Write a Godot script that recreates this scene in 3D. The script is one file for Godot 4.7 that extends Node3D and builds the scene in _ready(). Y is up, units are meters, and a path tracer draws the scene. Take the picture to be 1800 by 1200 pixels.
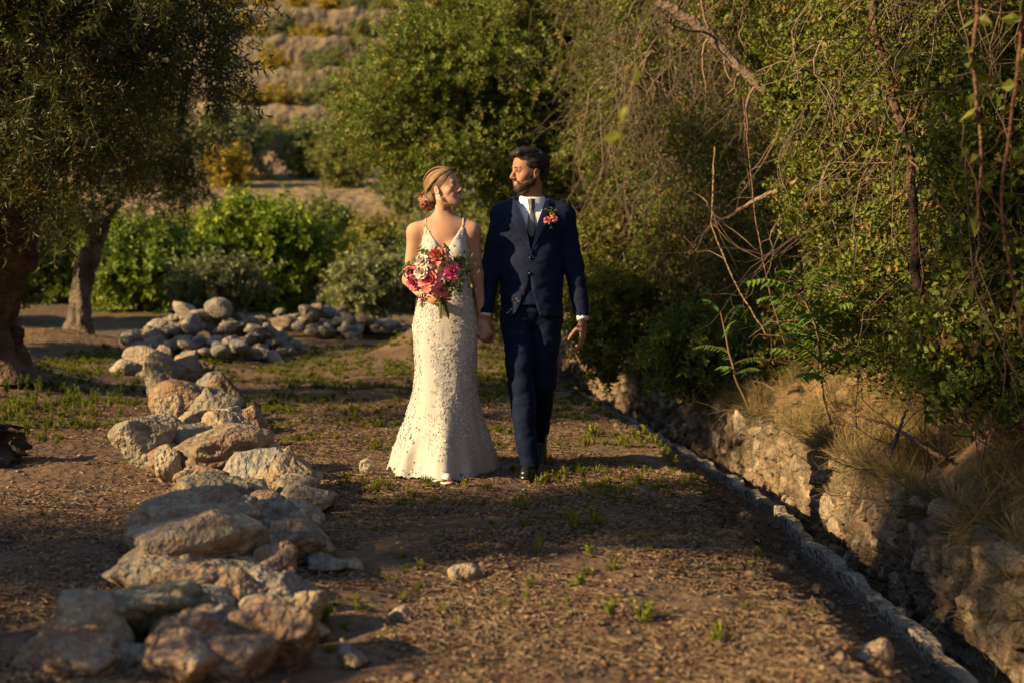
extends Node3D
# A couple on an old farm track at golden hour: olive trees on the left, a stone-lined ditch and an overgrown bank on the right.

const EYE := 1.12
var nz := FastNoiseLite.new()
var nf := FastNoiseLite.new()
var rg := RandomNumberGenerator.new()
var taken := {}
var M := {}

# ---------------------------------------------------------------- small helpers
func rr(a: float, b: float) -> float:
	return rg.randf_range(a, b)

func rdir() -> Vector3:
	var y := rr(-1.0, 1.0)
	var a := rr(0.0, TAU)
	var s := sqrt(1.0 - y * y)
	return Vector3(cos(a) * s, y, sin(a) * s)

func sm(a: float, b: float, x: float) -> float:
	return smoothstep(a, b, x)

func lin(r: float, g: float, b: float) -> Color:
	return Color(r, g, b)

func numbered(called: String) -> String:
	if not taken.has(called):
		taken[called] = 0
		return called
	taken[called] += 1
	return "%s_%03d" % [called, taken[called]]

func tag(o: Node, label: String, category: String, group := "", kind := "") -> void:
	if label != "":
		o.set_meta("label", label)
	if category != "":
		o.set_meta("category", category)
	if group != "":
		o.set_meta("group", group)
	if kind != "":
		o.set_meta("kind", kind)

func thing(called: String, label: String, category: String, at := Vector3.ZERO, turn := 0.0, group := "") -> Node3D:
	var o := Node3D.new()
	o.name = numbered(called)
	add_child(o)
	o.position = at
	o.rotation.y = turn
	tag(o, label, category, group)
	return o

func put(called: String, mesh: Mesh, mat: Material, parent: Node = null, kind := "") -> MeshInstance3D:
	var o := MeshInstance3D.new()
	o.name = called if parent != null else numbered(called)
	o.mesh = mesh
	o.material_override = mat
	(parent if parent != null else self).add_child(o, true)
	if kind != "":
		o.set_meta("kind", kind)
	return o

# mesh collector; faces are given counter-clockwise and turned round when committed
class MB:
	var v := PackedVector3Array()
	var c := PackedColorArray()
	var ix := PackedInt32Array()
	var col := Color.WHITE
	func p(a: Vector3) -> int:
		v.append(a)
		c.append(col)
		return v.size() - 1
	func t(a: int, b: int, d: int) -> void:
		ix.append(a); ix.append(d); ix.append(b)
	func tri(a: Vector3, b: Vector3, d: Vector3) -> void:
		t(p(a), p(b), p(d))
	func q(a: int, b: int, d: int, e: int) -> void:
		t(a, b, d)
		t(a, d, e)
	func join(o: MB, x := Transform3D.IDENTITY) -> void:
		var n := v.size()
		for a in o.v:
			v.append(x * a)
		c.append_array(o.c)
		for i in o.ix:
			ix.append(i + n)
	# rows of equal length become a sheet; wrap closes each row
	func sheet(rows: Array, wrap := false) -> void:
		var n := v.size()
		var w: int = (rows[0] as PackedVector3Array).size()
		for r: PackedVector3Array in rows:
			for a in r:
				p(a)
		for j in rows.size() - 1:
			for i in (w if wrap else w - 1):
				var i2 := (i + 1) % w
				q(n + j * w + i, n + j * w + i2, n + (j + 1) * w + i2, n + (j + 1) * w + i)
	func tube(pts: PackedVector3Array, r0: float, r1: float, sides := 5, cap := true) -> void:
		var n := v.size()
		var m := pts.size()
		var side := Vector3.ZERO
		for j in m:
			var d := (pts[mini(j + 1, m - 1)] - pts[maxi(j - 1, 0)]).normalized()
			if j == 0:
				side = d.cross(Vector3(0.31, 0.11, 0.94)).normalized()
				if side.length() < 0.1:
					side = Vector3.RIGHT
			side = (side - d * side.dot(d)).normalized()
			var up := d.cross(side)
			var r := lerpf(r0, r1, float(j) / (m - 1))
			for s in sides:
				var a := TAU * s / sides
				p(pts[j] + (side * cos(a) + up * sin(a)) * r)
		for j in m - 1:
			for s in sides:
				var s2 := (s + 1) % sides
				q(n + j * sides + s, n + j * sides + s2, n + (j + 1) * sides + s2, n + (j + 1) * sides + s)
		if cap:
			for e in [0, m - 1]:
				var k := p(pts[e])
				for s in sides:
					var s2 := (s + 1) % sides
					if e == 0:
						t(k, n + s2, n + s)
					else:
						t(k, n + e * sides + s, n + e * sides + s2)
	# a blade or leaf folded along its midrib: four faces
	func leaf(base: Vector3, dir: Vector3, up: Vector3, length: float, wide: float, fold := 0.25, at := 0.45, droop := 0.0) -> void:
		var side := dir.cross(up).normalized()
		var nrm := side.cross(dir).normalized()
		var b := p(base)
		var mid := p(base + dir * length * at - nrm * wide * fold * 0.5 - Vector3(0, droop * length * 0.25, 0))
		var l := p(base + dir * length * at + side * wide * 0.5 + nrm * wide * fold * 0.5 - Vector3(0, droop * length * 0.25, 0))
		var r := p(base + dir * length * at - side * wide * 0.5 + nrm * wide * fold * 0.5 - Vector3(0, droop * length * 0.25, 0))
		var e := p(base + dir * length - Vector3(0, droop * length, 0))
		t(b, l, mid); t(mid, l, e)
		t(b, mid, r); t(mid, e, r)
	func mesh(smooth := true) -> ArrayMesh:
		var a := []
		a.resize(Mesh.ARRAY_MAX)
		a[Mesh.ARRAY_VERTEX] = v
		a[Mesh.ARRAY_COLOR] = c
		a[Mesh.ARRAY_INDEX] = ix
		if smooth:
			var n := PackedVector3Array()
			n.resize(v.size())
			for k in range(0, ix.size(), 3):
				var i0 := ix[k]
				var i1 := ix[k + 1]
				var i2 := ix[k + 2]
				var w := (v[i2] - v[i0]).cross(v[i1] - v[i0])
				n[i0] += w; n[i1] += w; n[i2] += w
			for k in n.size():
				n[k] = n[k].normalized() if n[k].length_squared() > 1e-20 else Vector3.UP
			a[Mesh.ARRAY_NORMAL] = n
		var m := ArrayMesh.new()
		m.add_surface_from_arrays(Mesh.PRIMITIVE_TRIANGLES, a)
		return m

# copies of small meshes, as one part (or one object) of real geometry
func many(called: String, meshes: Array, mat: Material, xs: Array, cols: Array, parent: Node = null) -> void:
	var per := []
	for k in meshes.size():
		per.append([])
	for i in xs.size():
		per[i % meshes.size()].append(i)
	for k in meshes.size():
		var ids: Array = per[k]
		if ids.is_empty():
			continue
		var mm := MultiMesh.new()
		mm.transform_format = MultiMesh.TRANSFORM_3D
		mm.use_colors = true
		mm.mesh = meshes[k]
		mm.instance_count = ids.size()
		for j in ids.size():
			var t: Transform3D = xs[ids[j]]
			var cc: Color = cols[ids[j]]
			mm.set_instance_transform(j, t)
			mm.set_instance_color(j, cc)
		var o := MultiMeshInstance3D.new()
		o.name = called if parent != null else numbered(called)
		o.multimesh = mm
		o.material_override = mat
		(parent if parent != null else self).add_child(o, true)
		o.set_meta("kind", "stuff")

func frame_of(y: Vector3, spin: float, s := 1.0) -> Basis:
	var yy := y.normalized()
	var x := yy.cross(Vector3(0.37, 0.2, 0.9)).normalized()
	var z := x.cross(yy)
	return Basis(x, yy, z).rotated(yy, spin).scaled(Vector3(s, s, s))

# ---------------------------------------------------------------- the lie of the land (d is metres ahead of the lens, u is metres across, following the ditch)
func bend(d: float) -> float:
	var t := maxf(d - 8.5, 0.0)
	return -0.1 * t * t / (t + 0.8)

func slope(d: float) -> float:
	var xs := [20.0, 24.0, 28.0, 32.0, 36.0, 45.0, 60.0, 64.0]
	var ys := [0.0, 0.15, 0.39, 0.95, 1.6, 3.4, 5.7, 6.6]
	if d <= 20.0:
		return 0.0
	for i in 7:
		if d < xs[i + 1]:
			return lerpf(ys[i], ys[i + 1], (d - xs[i]) / (xs[i + 1] - xs[i]))
	var e := d - 64.0
	var k := floorf(e / 5.0)
	var r := e / 5.0 - k
	return 6.6 + 2.45 * (k + (0.28 * minf(r / 0.74, 1.0) + 0.72 * sm(0.76, 0.97, r)))

func bump(x: float, d: float, cx: float, cd: float, rx: float, rd: float) -> float:
	var a := (x - cx) / rx
	var b := (d - cd) / rd
	return exp(-(a * a + b * b))

func land(x: float, d: float) -> float:
	var u := x - bend(d)
	var y := nz.get_noise_2d(x * 60.0, d * 60.0) * 0.05 + nz.get_noise_2d(x * 260.0, d * 260.0) * 0.018 + nz.get_noise_2d(x * 900.0, d * 900.0) * 0.006
	y += slope(d + nz.get_noise_2d(x * 8.0, d * 3.0) * 0.6 * sm(60.0, 70.0, d))
	y += 0.045 * maxf(-2.6 - x, 0.0) * (1.0 - sm(24.0, 40.0, d)) * (1.0 - sm(-12.0, -30.0, x))
	y += 0.55 * bump(x, d, -0.85, 18.6, 0.75, 1.1) + 0.2 * bump(x, d, -0.1, 19.4, 0.9, 1.2)
	y += 0.42 * bump(x, d, -5.3, 12.9, 0.95, 1.1) + 0.22 * bump(x, d, -6.1, 19.0, 0.8, 0.8)
	var fade := 1.0 - sm(19.5, 23.0, d)
	if u > 0.9 and fade > 0.0:
		var w := nz.get_noise_2d(d * 90.0, 7.0) * 0.12 + nz.get_noise_2d(d * 330.0, 17.0) * 0.06
		var g := -0.275 * sm(0.98 + w, 1.5, u) - 0.06 * sm(0.95 + w, 1.05 + w, u)
		g -= 0.48 * sm(1.605, 1.64, u)
		g += 0.84 * sm(1.97, 2.0, u)
		g += (nz.get_noise_2d(x * 420.0, d * 420.0) * 0.07 + nf.get_noise_2d(x * 1100.0, d * 1100.0) * 0.025) * sm(0.95, 1.1, u) * (1.0 - sm(1.45, 1.55, u))
		y = lerpf(y, y * (1.0 - 0.6 * sm(1.3, 1.5, u)) + g, fade)
	if u > 1.98:
		y += (0.46 * sm(1.98, 2.75, u) + 2.6 * sm(2.9, 5.0, u)) * (1.0 - sm(19.0, 24.0, d)) + nz.get_noise_2d(x * 140.0, d * 140.0) * 0.09 * sm(1.98, 2.3, u)
	return y

func W(x: float, d: float, lift := 0.0) -> Vector3:
	return Vector3(x, land(x, d) + lift, -d)

# ---------------------------------------------------------------- materials
func noise_tex(freq: float, cols: Array, kind := FastNoiseLite.TYPE_SIMPLEX_SMOOTH, octaves := 5, seed_ := 1, size := 512) -> NoiseTexture2D:
	var n := FastNoiseLite.new()
	n.noise_type = kind
	n.frequency = freq
	n.fractal_octaves = octaves
	n.seed = seed_
	var t := NoiseTexture2D.new()
	t.width = size
	t.height = size
	t.seamless = true
	t.noise = n
	if cols.size() > 0:
		var g := Gradient.new()
		var off := PackedFloat32Array()
		var cc := PackedColorArray()
		for i in cols.size():
			off.append(float(i) / (cols.size() - 1))
			cc.append(cols[i])
		g.offsets = off
		g.colors = cc
		t.color_ramp = g
	return t

func surf(rough: float, tex: Texture2D = null, tiles := 1.0, bump_tex: Texture2D = null, bump_cm := 1.0, vcol := true) -> StandardMaterial3D:
	var m := StandardMaterial3D.new()
	m.roughness = rough
	m.vertex_color_use_as_albedo = vcol
	m.cull_mode = BaseMaterial3D.CULL_DISABLED
	if tex != null or bump_tex != null:
		m.uv1_triplanar = true
		m.uv1_world_triplanar = true
		m.uv1_scale = Vector3.ONE * tiles
	if tex != null:
		m.albedo_texture = tex
	if bump_tex != null:
		m.heightmap_enabled = true
		m.heightmap_texture = bump_tex
		m.heightmap_scale = bump_cm
	return m

func leafy(rough: float, through: Color) -> StandardMaterial3D:
	var m := surf(rough)
	if through.get_luminance() > 0.0:
		m.backlight_enabled = true
		m.backlight = through
	m.metallic_specular = 0.35
	return m

func grey(a: float) -> Color:
	return Color(a, a, a)

func make_materials() -> void:
	var fine := noise_tex(0.02, [], FastNoiseLite.TYPE_SIMPLEX_SMOOTH, 6, 3)
	var cell := noise_tex(0.03, [], FastNoiseLite.TYPE_CELLULAR, 4, 5)
	M.soil = surf(0.95, noise_tex(0.012, [Color(0.55, 0.5, 0.47), Color(0.8, 0.76, 0.7), Color(1, 0.97, 0.9), Color(0.62, 0.55, 0.5)], FastNoiseLite.TYPE_SIMPLEX_SMOOTH, 6, 8), 0.9, cell, 2.2)
	M.hill = surf(0.95, noise_tex(0.02, [Color(0.62, 0.6, 0.52), Color(0.95, 0.92, 0.85), Color(1, 0.98, 0.9), Color(0.7, 0.68, 0.55)], FastNoiseLite.TYPE_SIMPLEX_SMOOTH, 6, 11), 0.12, fine, 20.0)
	M.rock = surf(0.9, noise_tex(0.014, [grey(0.5), grey(0.78), grey(0.92), Color(0.8, 0.7, 0.58), grey(1.0), grey(0.72)], FastNoiseLite.TYPE_SIMPLEX_SMOOTH, 6, 21), 2.2, noise_tex(0.02, [], FastNoiseLite.TYPE_SIMPLEX_SMOOTH, 6, 22), 3.0)
	M.mortar = surf(0.95, noise_tex(0.02, [grey(0.6), grey(0.85), grey(1.0)], FastNoiseLite.TYPE_SIMPLEX_SMOOTH, 6, 23), 1.6, cell, 3.5)
	M.bark = surf(0.95, noise_tex(0.015, [grey(0.45), grey(0.8), grey(1.0), grey(0.6)], FastNoiseLite.TYPE_SIMPLEX_SMOOTH, 6, 31), 1.5, cell, 4.0)
	M.wood = surf(0.85)
	M.litter = surf(0.85)
	M.olive = leafy(0.42, Color(0.62, 0.7, 0.3))
	M.oak = leafy(0.42, Color(0.75, 0.8, 0.35))
	M.vine = leafy(0.5, Color(0.72, 0.78, 0.3))
	M.grass = leafy(0.6, Color(0.78, 0.84, 0.35))
	M.straw = leafy(0.7, Color(0.5, 0.45, 0.3))

# ---------------------------------------------------------------- ground, hillside
func span(a: float, b: float, step: float, into: Array) -> void:
	var n := int(round((b - a) / step))
	for i in n:
		into.append(a + (b - a) * i / n)

func make_ground() -> void:
	var ds := []
	span(-12.0, 2.0, 1.0, ds); span(2.0, 3.4, 0.2, ds); span(3.4, 12.0, 0.055, ds); span(12.0, 20.0, 0.1, ds); span(20.0, 40.5, 0.4, ds)
	var us := []
	span(-34.0, -7.0, 1.5, us); span(-7.0, -3.0, 0.12, us); span(-3.0, 0.9, 0.055, us); span(0.9, 2.1, 0.028, us); span(2.1, 3.2, 0.1, us); span(3.2, 30.0, 1.2, us)
	var mb := MB.new()
	var w := us.size()
	for d: float in ds:
		var bd := bend(d)
		for u: float in us:
			var x := u + bd
			var y := land(x, d)
			var moss := nf.get_noise_2d(x * 70.0, d * 70.0)
			var e := nf.get_noise_2d(x * 300.0 + 50.0, d * 300.0)
			var c := lin(0.14, 0.088, 0.052).lerp(lin(0.19, 0.125, 0.07), clampf(0.5 + e, 0.0, 1.0))
			c = c.lerp(lin(0.11, 0.066, 0.04), clampf(0.35 + moss * 1.6, 0.0, 1.0) * 0.8)
			var green := sm(8.0, 12.0, d) * sm(0.0, 0.4, nf.get_noise_2d(x * 120.0, d * 90.0 + 300.0) + 0.12)
			c = c.lerp(lin(0.15, 0.14, 0.035), green * 0.55)
			if u > 1.96:
				c = lin(0.23, 0.16, 0.088) * (1.0 + clampf(e, -0.12, 0.12))
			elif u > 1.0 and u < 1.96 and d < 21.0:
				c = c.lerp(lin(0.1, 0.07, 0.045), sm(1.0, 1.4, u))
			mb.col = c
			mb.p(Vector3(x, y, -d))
	for j in ds.size() - 1:
		for i in w - 1:
			var a := j * w + i
			mb.q(a, a + 1, a + w + 1, a + w)
	var o := put("ground", mb.mesh(), M.soil)
	tag(o, "brown earth farm track scattered with dry litter between stones and ditch", "ground", "", "structure")

func make_hillside() -> void:
	var ds := []
	span(39.5, 64.0, 0.7, ds); span(64.0, 112.0, 0.3, ds); span(112.0, 200.0, 6.0, ds)
	var xs := []
	span(-140.0, -26.0, 6.0, xs); span(-26.0, 14.0, 0.5, xs); span(14.0, 120.0, 6.0, xs)
	var mb := MB.new()
	var w := xs.size()
	for d: float in ds:
		for x: float in xs:
			var y := land(x, d) + sm(66.0, 72.0, d) * nz.get_noise_2d(x * 40.0, d * 40.0) * 0.25 - 0.04
			var c := lin(0.25, 0.18, 0.1).lerp(lin(0.19, 0.14, 0.075), clampf(0.5 + nf.get_noise_2d(x * 30.0, d * 30.0) * 1.5, 0.0, 1.0))
			mb.col = c
			mb.p(Vector3(x, y, -d))
	for j in ds.size() - 1:
		for i in w - 1:
			var a := j * w + i
			mb.q(a, a + 1, a + w + 1, a + w)
	var o := put("hillside", mb.mesh(), M.hill)
	tag(o, "dry grassy hillside stepped into narrow terraces behind the trees", "hillside", "", "structure")

# each terrace is held by a rough wall of dark slaty stone
func make_terrace_walls() -> void:
	var rows := ["lowest", "second", "third", "fourth", "fifth", "sixth", "seventh", "topmost"]
	for k in 8:
		var mb := MB.new()
		var xs := []
		span(-24.0, 8.0, 0.28, xs)
		var sheet_rows := []
		for j in 7:
			var row := PackedVector3Array()
			for x: float in xs:
				var d := 64.0 + 5.0 * (k + 0.72)
				d -= nz.get_noise_2d(x * 8.0, d * 3.0) * 0.6
				var low := slope(64.0 + 5.0 * (k + 0.7)) - 0.15
				var high := slope(64.0 + 5.0 * (k + 0.985)) - 0.05 + nz.get_noise_2d(x * 70.0, k * 50.0) * 0.35
				var f := minf(j / 5.0, 1.0)
				var y := lerpf(low, high, f)
				row.append(Vector3(x, y, -(d + 0.22 * f + nf.get_noise_2d(x * 230.0, y * 330.0) * 0.12 + (0.9 if j == 6 else 0.0))))
			sheet_rows.append(row)
		mb.sheet(sheet_rows)
		for q in mb.v.size():
			var p := mb.v[q]
			mb.c[q] = lin(0.145, 0.13, 0.105).lerp(lin(0.21, 0.17, 0.12), clampf(0.5 + nz.get_noise_3dv(p * 110.0) * 1.8, 0.0, 1.0))
		var o := put("terrace_wall", mb.mesh(), M.hill)
		tag(o, "dark slaty retaining wall of the %s terrace on the hillside" % rows[k], "wall", "terrace walls on the hillside", "thing")

# ---------------------------------------------------------------- stones
var ico := {}

func icosphere(level: int) -> Array:
	if ico.has(level):
		return ico[level]
	var v := PackedVector3Array()
	var f := PackedInt32Array()
	if level == 0:
		var g := (1.0 + sqrt(5.0)) / 2.0
		for s in [[-1, g, 0], [1, g, 0], [-1, -g, 0], [1, -g, 0], [0, -1, g], [0, 1, g], [0, -1, -g], [0, 1, -g], [g, 0, -1], [g, 0, 1], [-g, 0, -1], [-g, 0, 1]]:
			v.append(Vector3(s[0], s[1], s[2]).normalized())
		f = PackedInt32Array([0, 11, 5, 0, 5, 1, 0, 1, 7, 0, 7, 10, 0, 10, 11, 1, 5, 9, 5, 11, 4, 11, 10, 2, 10, 7, 6, 7, 1, 8, 3, 9, 4, 3, 4, 2, 3, 2, 6, 3, 6, 8, 3, 8, 9, 4, 9, 5, 2, 4, 11, 6, 2, 10, 8, 6, 7, 9, 8, 1])
	else:
		var b := icosphere(level - 1)
		v = (b[0] as PackedVector3Array).duplicate()
		var of: PackedInt32Array = b[1]
		var mids := {}
		for k in range(0, of.size(), 3):
			var m := [0, 0, 0]
			for e in 3:
				var i0 := of[k + e]
				var i1 := of[k + (e + 1) % 3]
				var key := mini(i0, i1) * 100000 + maxi(i0, i1)
				if not mids.has(key):
					mids[key] = v.size()
					v.append((v[i0] + v[i1]).normalized())
				m[e] = mids[key]
			f.append_array(PackedInt32Array([of[k], m[0], m[2], of[k + 1], m[1], m[0], of[k + 2], m[2], m[1], m[0], m[1], m[2]]))
	ico[level] = [v, f]
	return ico[level]

# a broken field stone: a rounded polytope with chips, layers and patches of lichen
func stone(level: int, size: Vector3, base: Color, second: Color, facets := 11, sharp := 16.0, layers := 9.0, boxy := 0.0, lichen := 0.0) -> ArrayMesh:
	var src := icosphere(level)
	var dirs: PackedVector3Array = src[0]
	var pl := []
	for i in facets:
		pl.append([rdir(), rr(0.62, 1.0)])
	if boxy > 0.0:
		for a in [Vector3.RIGHT, Vector3.LEFT, Vector3.UP, Vector3.DOWN, Vector3.BACK, Vector3.FORWARD]:
			pl.append([(a + rdir() * 0.16).normalized(), rr(0.62, 0.78) / boxy])
	var off := rdir() * 40.0
	var strata := (Vector3.UP + rdir() * 0.7).normalized()
	var mb := MB.new()
	var half := size * 0.5
	var most := 0.0
	var pts := PackedVector3Array()
	for n in dirs:
		var s := 0.0
		for p: Array in pl:
			var k: float = n.dot(p[0])
			if k > 0.1:
				s += pow(k / p[1], sharp)
		var r := pow(s + 1e-4, -1.0 / sharp)
		r = minf(r, 1.35)
		var w := n * 55.0 + off
		r *= 1.0 + nz.get_noise_3dv(w * 1.6) * 0.07 + nz.get_noise_3dv(w * 5.0) * 0.035 - maxf(0.0, nz.get_noise_3dv(w * 2.7 + Vector3(300, 0, 0)) - 0.12) * 0.25 + nz.get_noise_3dv(w * 14.0) * 0.02
		var lay := sin(n.dot(strata) * r * layers + nz.get_noise_3dv(w) * 4.0)
		r *= 1.0 + (signf(lay) * sqrt(absf(lay))) * 0.014
		pts.append(n * r)
		most = maxf(most, maxf(absf(n.x * r), maxf(absf(n.y * r), absf(n.z * r))))
	var lo := Vector3(9, 9, 9)
	var hi := -lo
	for a in pts:
		lo = lo.min(a)
		hi = hi.max(a)
	for i in pts.size():
		var a := pts[i]
		var w := dirs[i] * 55.0 + off
		var mix := clampf(0.5 + nz.get_noise_3dv(w * 1.3) * 1.5 + 0.25 * sin(a.dot(strata) * layers * 1.7 + nz.get_noise_3dv(w) * 3.0), 0.0, 1.0)
		var c := base.lerp(second, mix)
		var g := 1.0 + nz.get_noise_3dv(w * 9.0) * 0.5
		c = Color(c.r * g, c.g * g, c.b * g)
		if lichen > 0.0:
			c = c.lerp(lin(0.4, 0.39, 0.3), sm(0.3 - lichen * 0.3, 0.42 - lichen * 0.3, nf.get_noise_3dv(w * 3.2)) * 0.8)
		mb.col = c
		mb.p((a - (lo + hi) * 0.5) / (hi - lo) * 2.0 * half)
	var f: PackedInt32Array = src[1]
	for k in range(0, f.size(), 3):
		mb.t(f[k], f[k + 1], f[k + 2])
	return mb.mesh()

const ROCKS := {
	"tan": [Color(0.31, 0.26, 0.185), Color(0.41, 0.355, 0.265)],
	"rust": [Color(0.27, 0.185, 0.125), Color(0.35, 0.28, 0.2)],
	"grey": [Color(0.2, 0.195, 0.17), Color(0.31, 0.29, 0.25)],
	"moss": [Color(0.13, 0.13, 0.09), Color(0.2, 0.19, 0.13)],
	"dark": [Color(0.19, 0.14, 0.1), Color(0.27, 0.21, 0.155)],
	"pale": [Color(0.37, 0.35, 0.31), Color(0.47, 0.44, 0.39)],
	"blue": [Color(0.2, 0.21, 0.21), Color(0.31, 0.31, 0.3)],
}

func lone_stone(x: float, d: float, size: Vector3, kind: String, turn: float, tilt: float, facets: int, sharp: float, lichen: float, label: String, group := "field stones in the long row", called := "field_stone", level := 4) -> void:
	var pal: Array = ROCKS[kind]
	var o := put(called, stone(level, size, pal[0], pal[1], facets, sharp, rr(6.0, 14.0), 0.0, lichen), M.rock)
	o.position = Vector3(x, land(x, d) + size.y * 0.5 - 0.045, -d)
	o.rotation = Vector3(rr(-0.1, 0.1), turn, tilt)
	tag(o, label, "stone", group)

func make_row() -> void:
	lone_stone(-1.12, 4.3, Vector3(0.43, 0.24, 0.33), "moss", -0.40, 0.02, 13, 15.0, 0.5, "big rounded mossy grey boulder with white lichen spots", "field stones in the long row")
	lone_stone(-1.24, 3.95, Vector3(0.29, 0.19, 0.24), "rust", -0.35, 0.00, 12, 15.0, 0.0, "reddish brown boulder at the bottom left end of the row", "field stones in the long row")
	lone_stone(-0.92, 3.95, Vector3(0.26, 0.22, 0.19), "dark", -0.10, 0.00, 10, 23.0, 0.1, "brown boulder with dark spot at the near end of the row", "field stones in the long row")
	lone_stone(-0.85, 4.08, Vector3(0.20, 0.23, 0.19), "blue", 0.30, 0.03, 9, 27.0, 0.2, "grey streaked slab between brown boulders at the near end", "field stones in the long row")
	lone_stone(-0.71, 4.1, Vector3(0.31, 0.25, 0.28), "dark", -0.28, -0.09, 9, 30.0, 0.0, "layered brown slab sloping right at the near end of row", "field stones in the long row")
	lone_stone(-0.85, 4.6, Vector3(0.23, 0.18, 0.19), "rust", -0.22, 0.00, 11, 17.0, 0.0, "smooth orange-brown stone right of the mossy boulder", "field stones in the long row")
	lone_stone(-0.88, 4.85, Vector3(0.13, 0.13, 0.09), "grey", -0.39, 0.00, 10, 20.0, 0.0, "small grey stone wedged behind the smooth orange-brown one", "field stones in the long row")
	lone_stone(-0.69, 4.5, Vector3(0.20, 0.25, 0.15), "blue", 0.43, 0.07, 10, 22.0, 0.35, "speckled blue-grey stone standing apart right of the row", "field stones in the long row")
	lone_stone(-0.86, 5.1, Vector3(0.19, 0.20, 0.18), "rust", 0.31, 0.12, 8, 34.0, 0.0, "orange wedge-shaped stone leaning against the big crumbly one", "field stones in the long row")
	lone_stone(-1.26, 4.95, Vector3(0.41, 0.20, 0.38), "tan", -0.31, 0.03, 9, 27.0, 0.0, "long pale tan stone with jagged top behind the mossy boulder", "field stones in the long row")
	lone_stone(-1.12, 4.7, Vector3(0.36, 0.20, 0.29), "dark", 0.13, -0.05, 10, 20.0, 0.0, "sloping shaded brown stone just behind the mossy boulder", "field stones in the long row")
	lone_stone(-1.15, 5.2, Vector3(0.51, 0.30, 0.47), "tan", 0.35, -0.03, 9, 25.0, 0.1, "biggest crumbly tan boulder in the near half of the row", "field stones in the long row")
	lone_stone(-1.26, 5.8, Vector3(0.57, 0.29, 0.55), "rust", -0.41, 0.03, 9, 27.0, 0.1, "layered orange and grey stone with flat sunlit top", "field stones in the long row")
	lone_stone(-1.43, 6.7, Vector3(0.44, 0.22, 0.39), "moss", 0.17, 0.00, 8, 30.0, 0.3, "flat olive-grey slab across the middle of the row", "field stones in the long row")
	lone_stone(-1.23, 6.25, Vector3(0.26, 0.22, 0.22), "pale", -0.32, 0.00, 11, 15.0, 0.0, "pale rounded grey stone poking over the layered orange one", "field stones in the long row")
	lone_stone(-1.13, 6.6, Vector3(0.25, 0.19, 0.21), "rust", -0.41, -0.03, 9, 23.0, 0.0, "rusty brown stone on the track side of the olive slab", "field stones in the long row")
	lone_stone(-1.03, 5.9, Vector3(0.07, 0.12, 0.07), "blue", 0.37, 0.00, 9, 20.0, 0.0, "fist-sized grey stone tucked right of the layered orange one", "field stones in the long row")
	lone_stone(-2.08, 8.1, Vector3(0.41, 0.33, 0.36), "grey", -0.20, 0.37, 8, 25.0, 0.1, "long grey slab leaning down toward the left of the row", "field stones in the long row")
	lone_stone(-1.87, 7.7, Vector3(0.16, 0.25, 0.15), "tan", 0.07, 0.00, 9, 20.0, 0.2, "small knobbly tan stone under the leaning grey slab", "field stones in the long row")
	lone_stone(-1.60, 7.85, Vector3(0.57, 0.34, 0.55), "dark", 0.35, -0.05, 9, 27.0, 0.1, "large dark brown stone with red stain, middle of the row", "field stones in the long row")
	lone_stone(-1.36, 7.5, Vector3(0.36, 0.24, 0.31), "blue", -0.09, 0.04, 11, 18.0, 0.3, "mottled blue-grey oval stone on the track side", "field stones in the long row")
	lone_stone(-1.20, 7.6, Vector3(0.18, 0.22, 0.15), "rust", -0.07, 0.00, 9, 22.0, 0.1, "orange stone at the right of the mottled blue-grey one", "field stones in the long row")
	lone_stone(-1.79, 8.9, Vector3(0.35, 0.29, 0.26), "tan", -0.19, -0.07, 8, 34.0, 0.0, "smooth tan pointed slab facing the track", "field stones in the long row")
	lone_stone(-1.92, 8.6, Vector3(0.17, 0.23, 0.16), "dark", -0.46, 0.07, 9, 23.0, 0.0, "dark reddish stone left of the tan pointed slab", "field stones in the long row")
	lone_stone(-2.13, 9.4, Vector3(0.34, 0.28, 0.24), "tan", 0.13, 0.05, 10, 22.0, 0.0, "yellowish veined stone on the left flank of the row", "field stones in the long row")
	lone_stone(-1.98, 9.9, Vector3(0.33, 0.26, 0.26), "pale", 0.03, -0.03, 8, 30.0, 0.0, "pale flat-topped sunlit stone behind the tan pointed slab", "field stones in the long row", "field_stone", 3)
	lone_stone(-1.75, 9.6, Vector3(0.16, 0.28, 0.13), "rust", -0.16, 0.00, 11, 17.0, 0.0, "rounded orange stone on the track side of the pale flat one", "field stones in the long row", "field_stone", 3)
	lone_stone(-2.18, 10.5, Vector3(0.38, 0.31, 0.38), "grey", -0.30, -0.05, 9, 23.0, 0.2, "grey banded stone half way along the row", "field stones in the long row", "field_stone", 3)
	lone_stone(-2.44, 10.8, Vector3(0.57, 0.36, 0.47), "rust", -0.30, 0.07, 9, 25.0, 0.1, "broad reddish tan stone left of the grey banded one", "field stones in the long row", "field_stone", 3)
	lone_stone(-2.42, 10.0, Vector3(0.24, 0.33, 0.21), "tan", -0.22, 0.03, 9, 23.0, 0.0, "upright tan stone on the outer left of the row", "field stones in the long row", "field_stone", 3)
	lone_stone(-2.56, 12.0, Vector3(0.28, 0.35, 0.23), "blue", 0.25, 0.00, 11, 17.0, 0.2, "dark bluish grey stone near the row's far end", "field stones in the long row", "field_stone", 3)
	lone_stone(-2.39, 11.9, Vector3(0.31, 0.36, 0.25), "dark", 0.06, 0.07, 10, 20.0, 0.0, "brown-grey humped stone casting a long shadow on the track", "field stones in the long row", "field_stone", 3)
	lone_stone(-3.05, 13.0, Vector3(0.42, 0.40, 0.41), "tan", -0.40, -0.07, 8, 30.0, 0.0, "smooth tan slab standing tall at the far end of the row", "field stones in the long row", "field_stone", 3)
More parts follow.
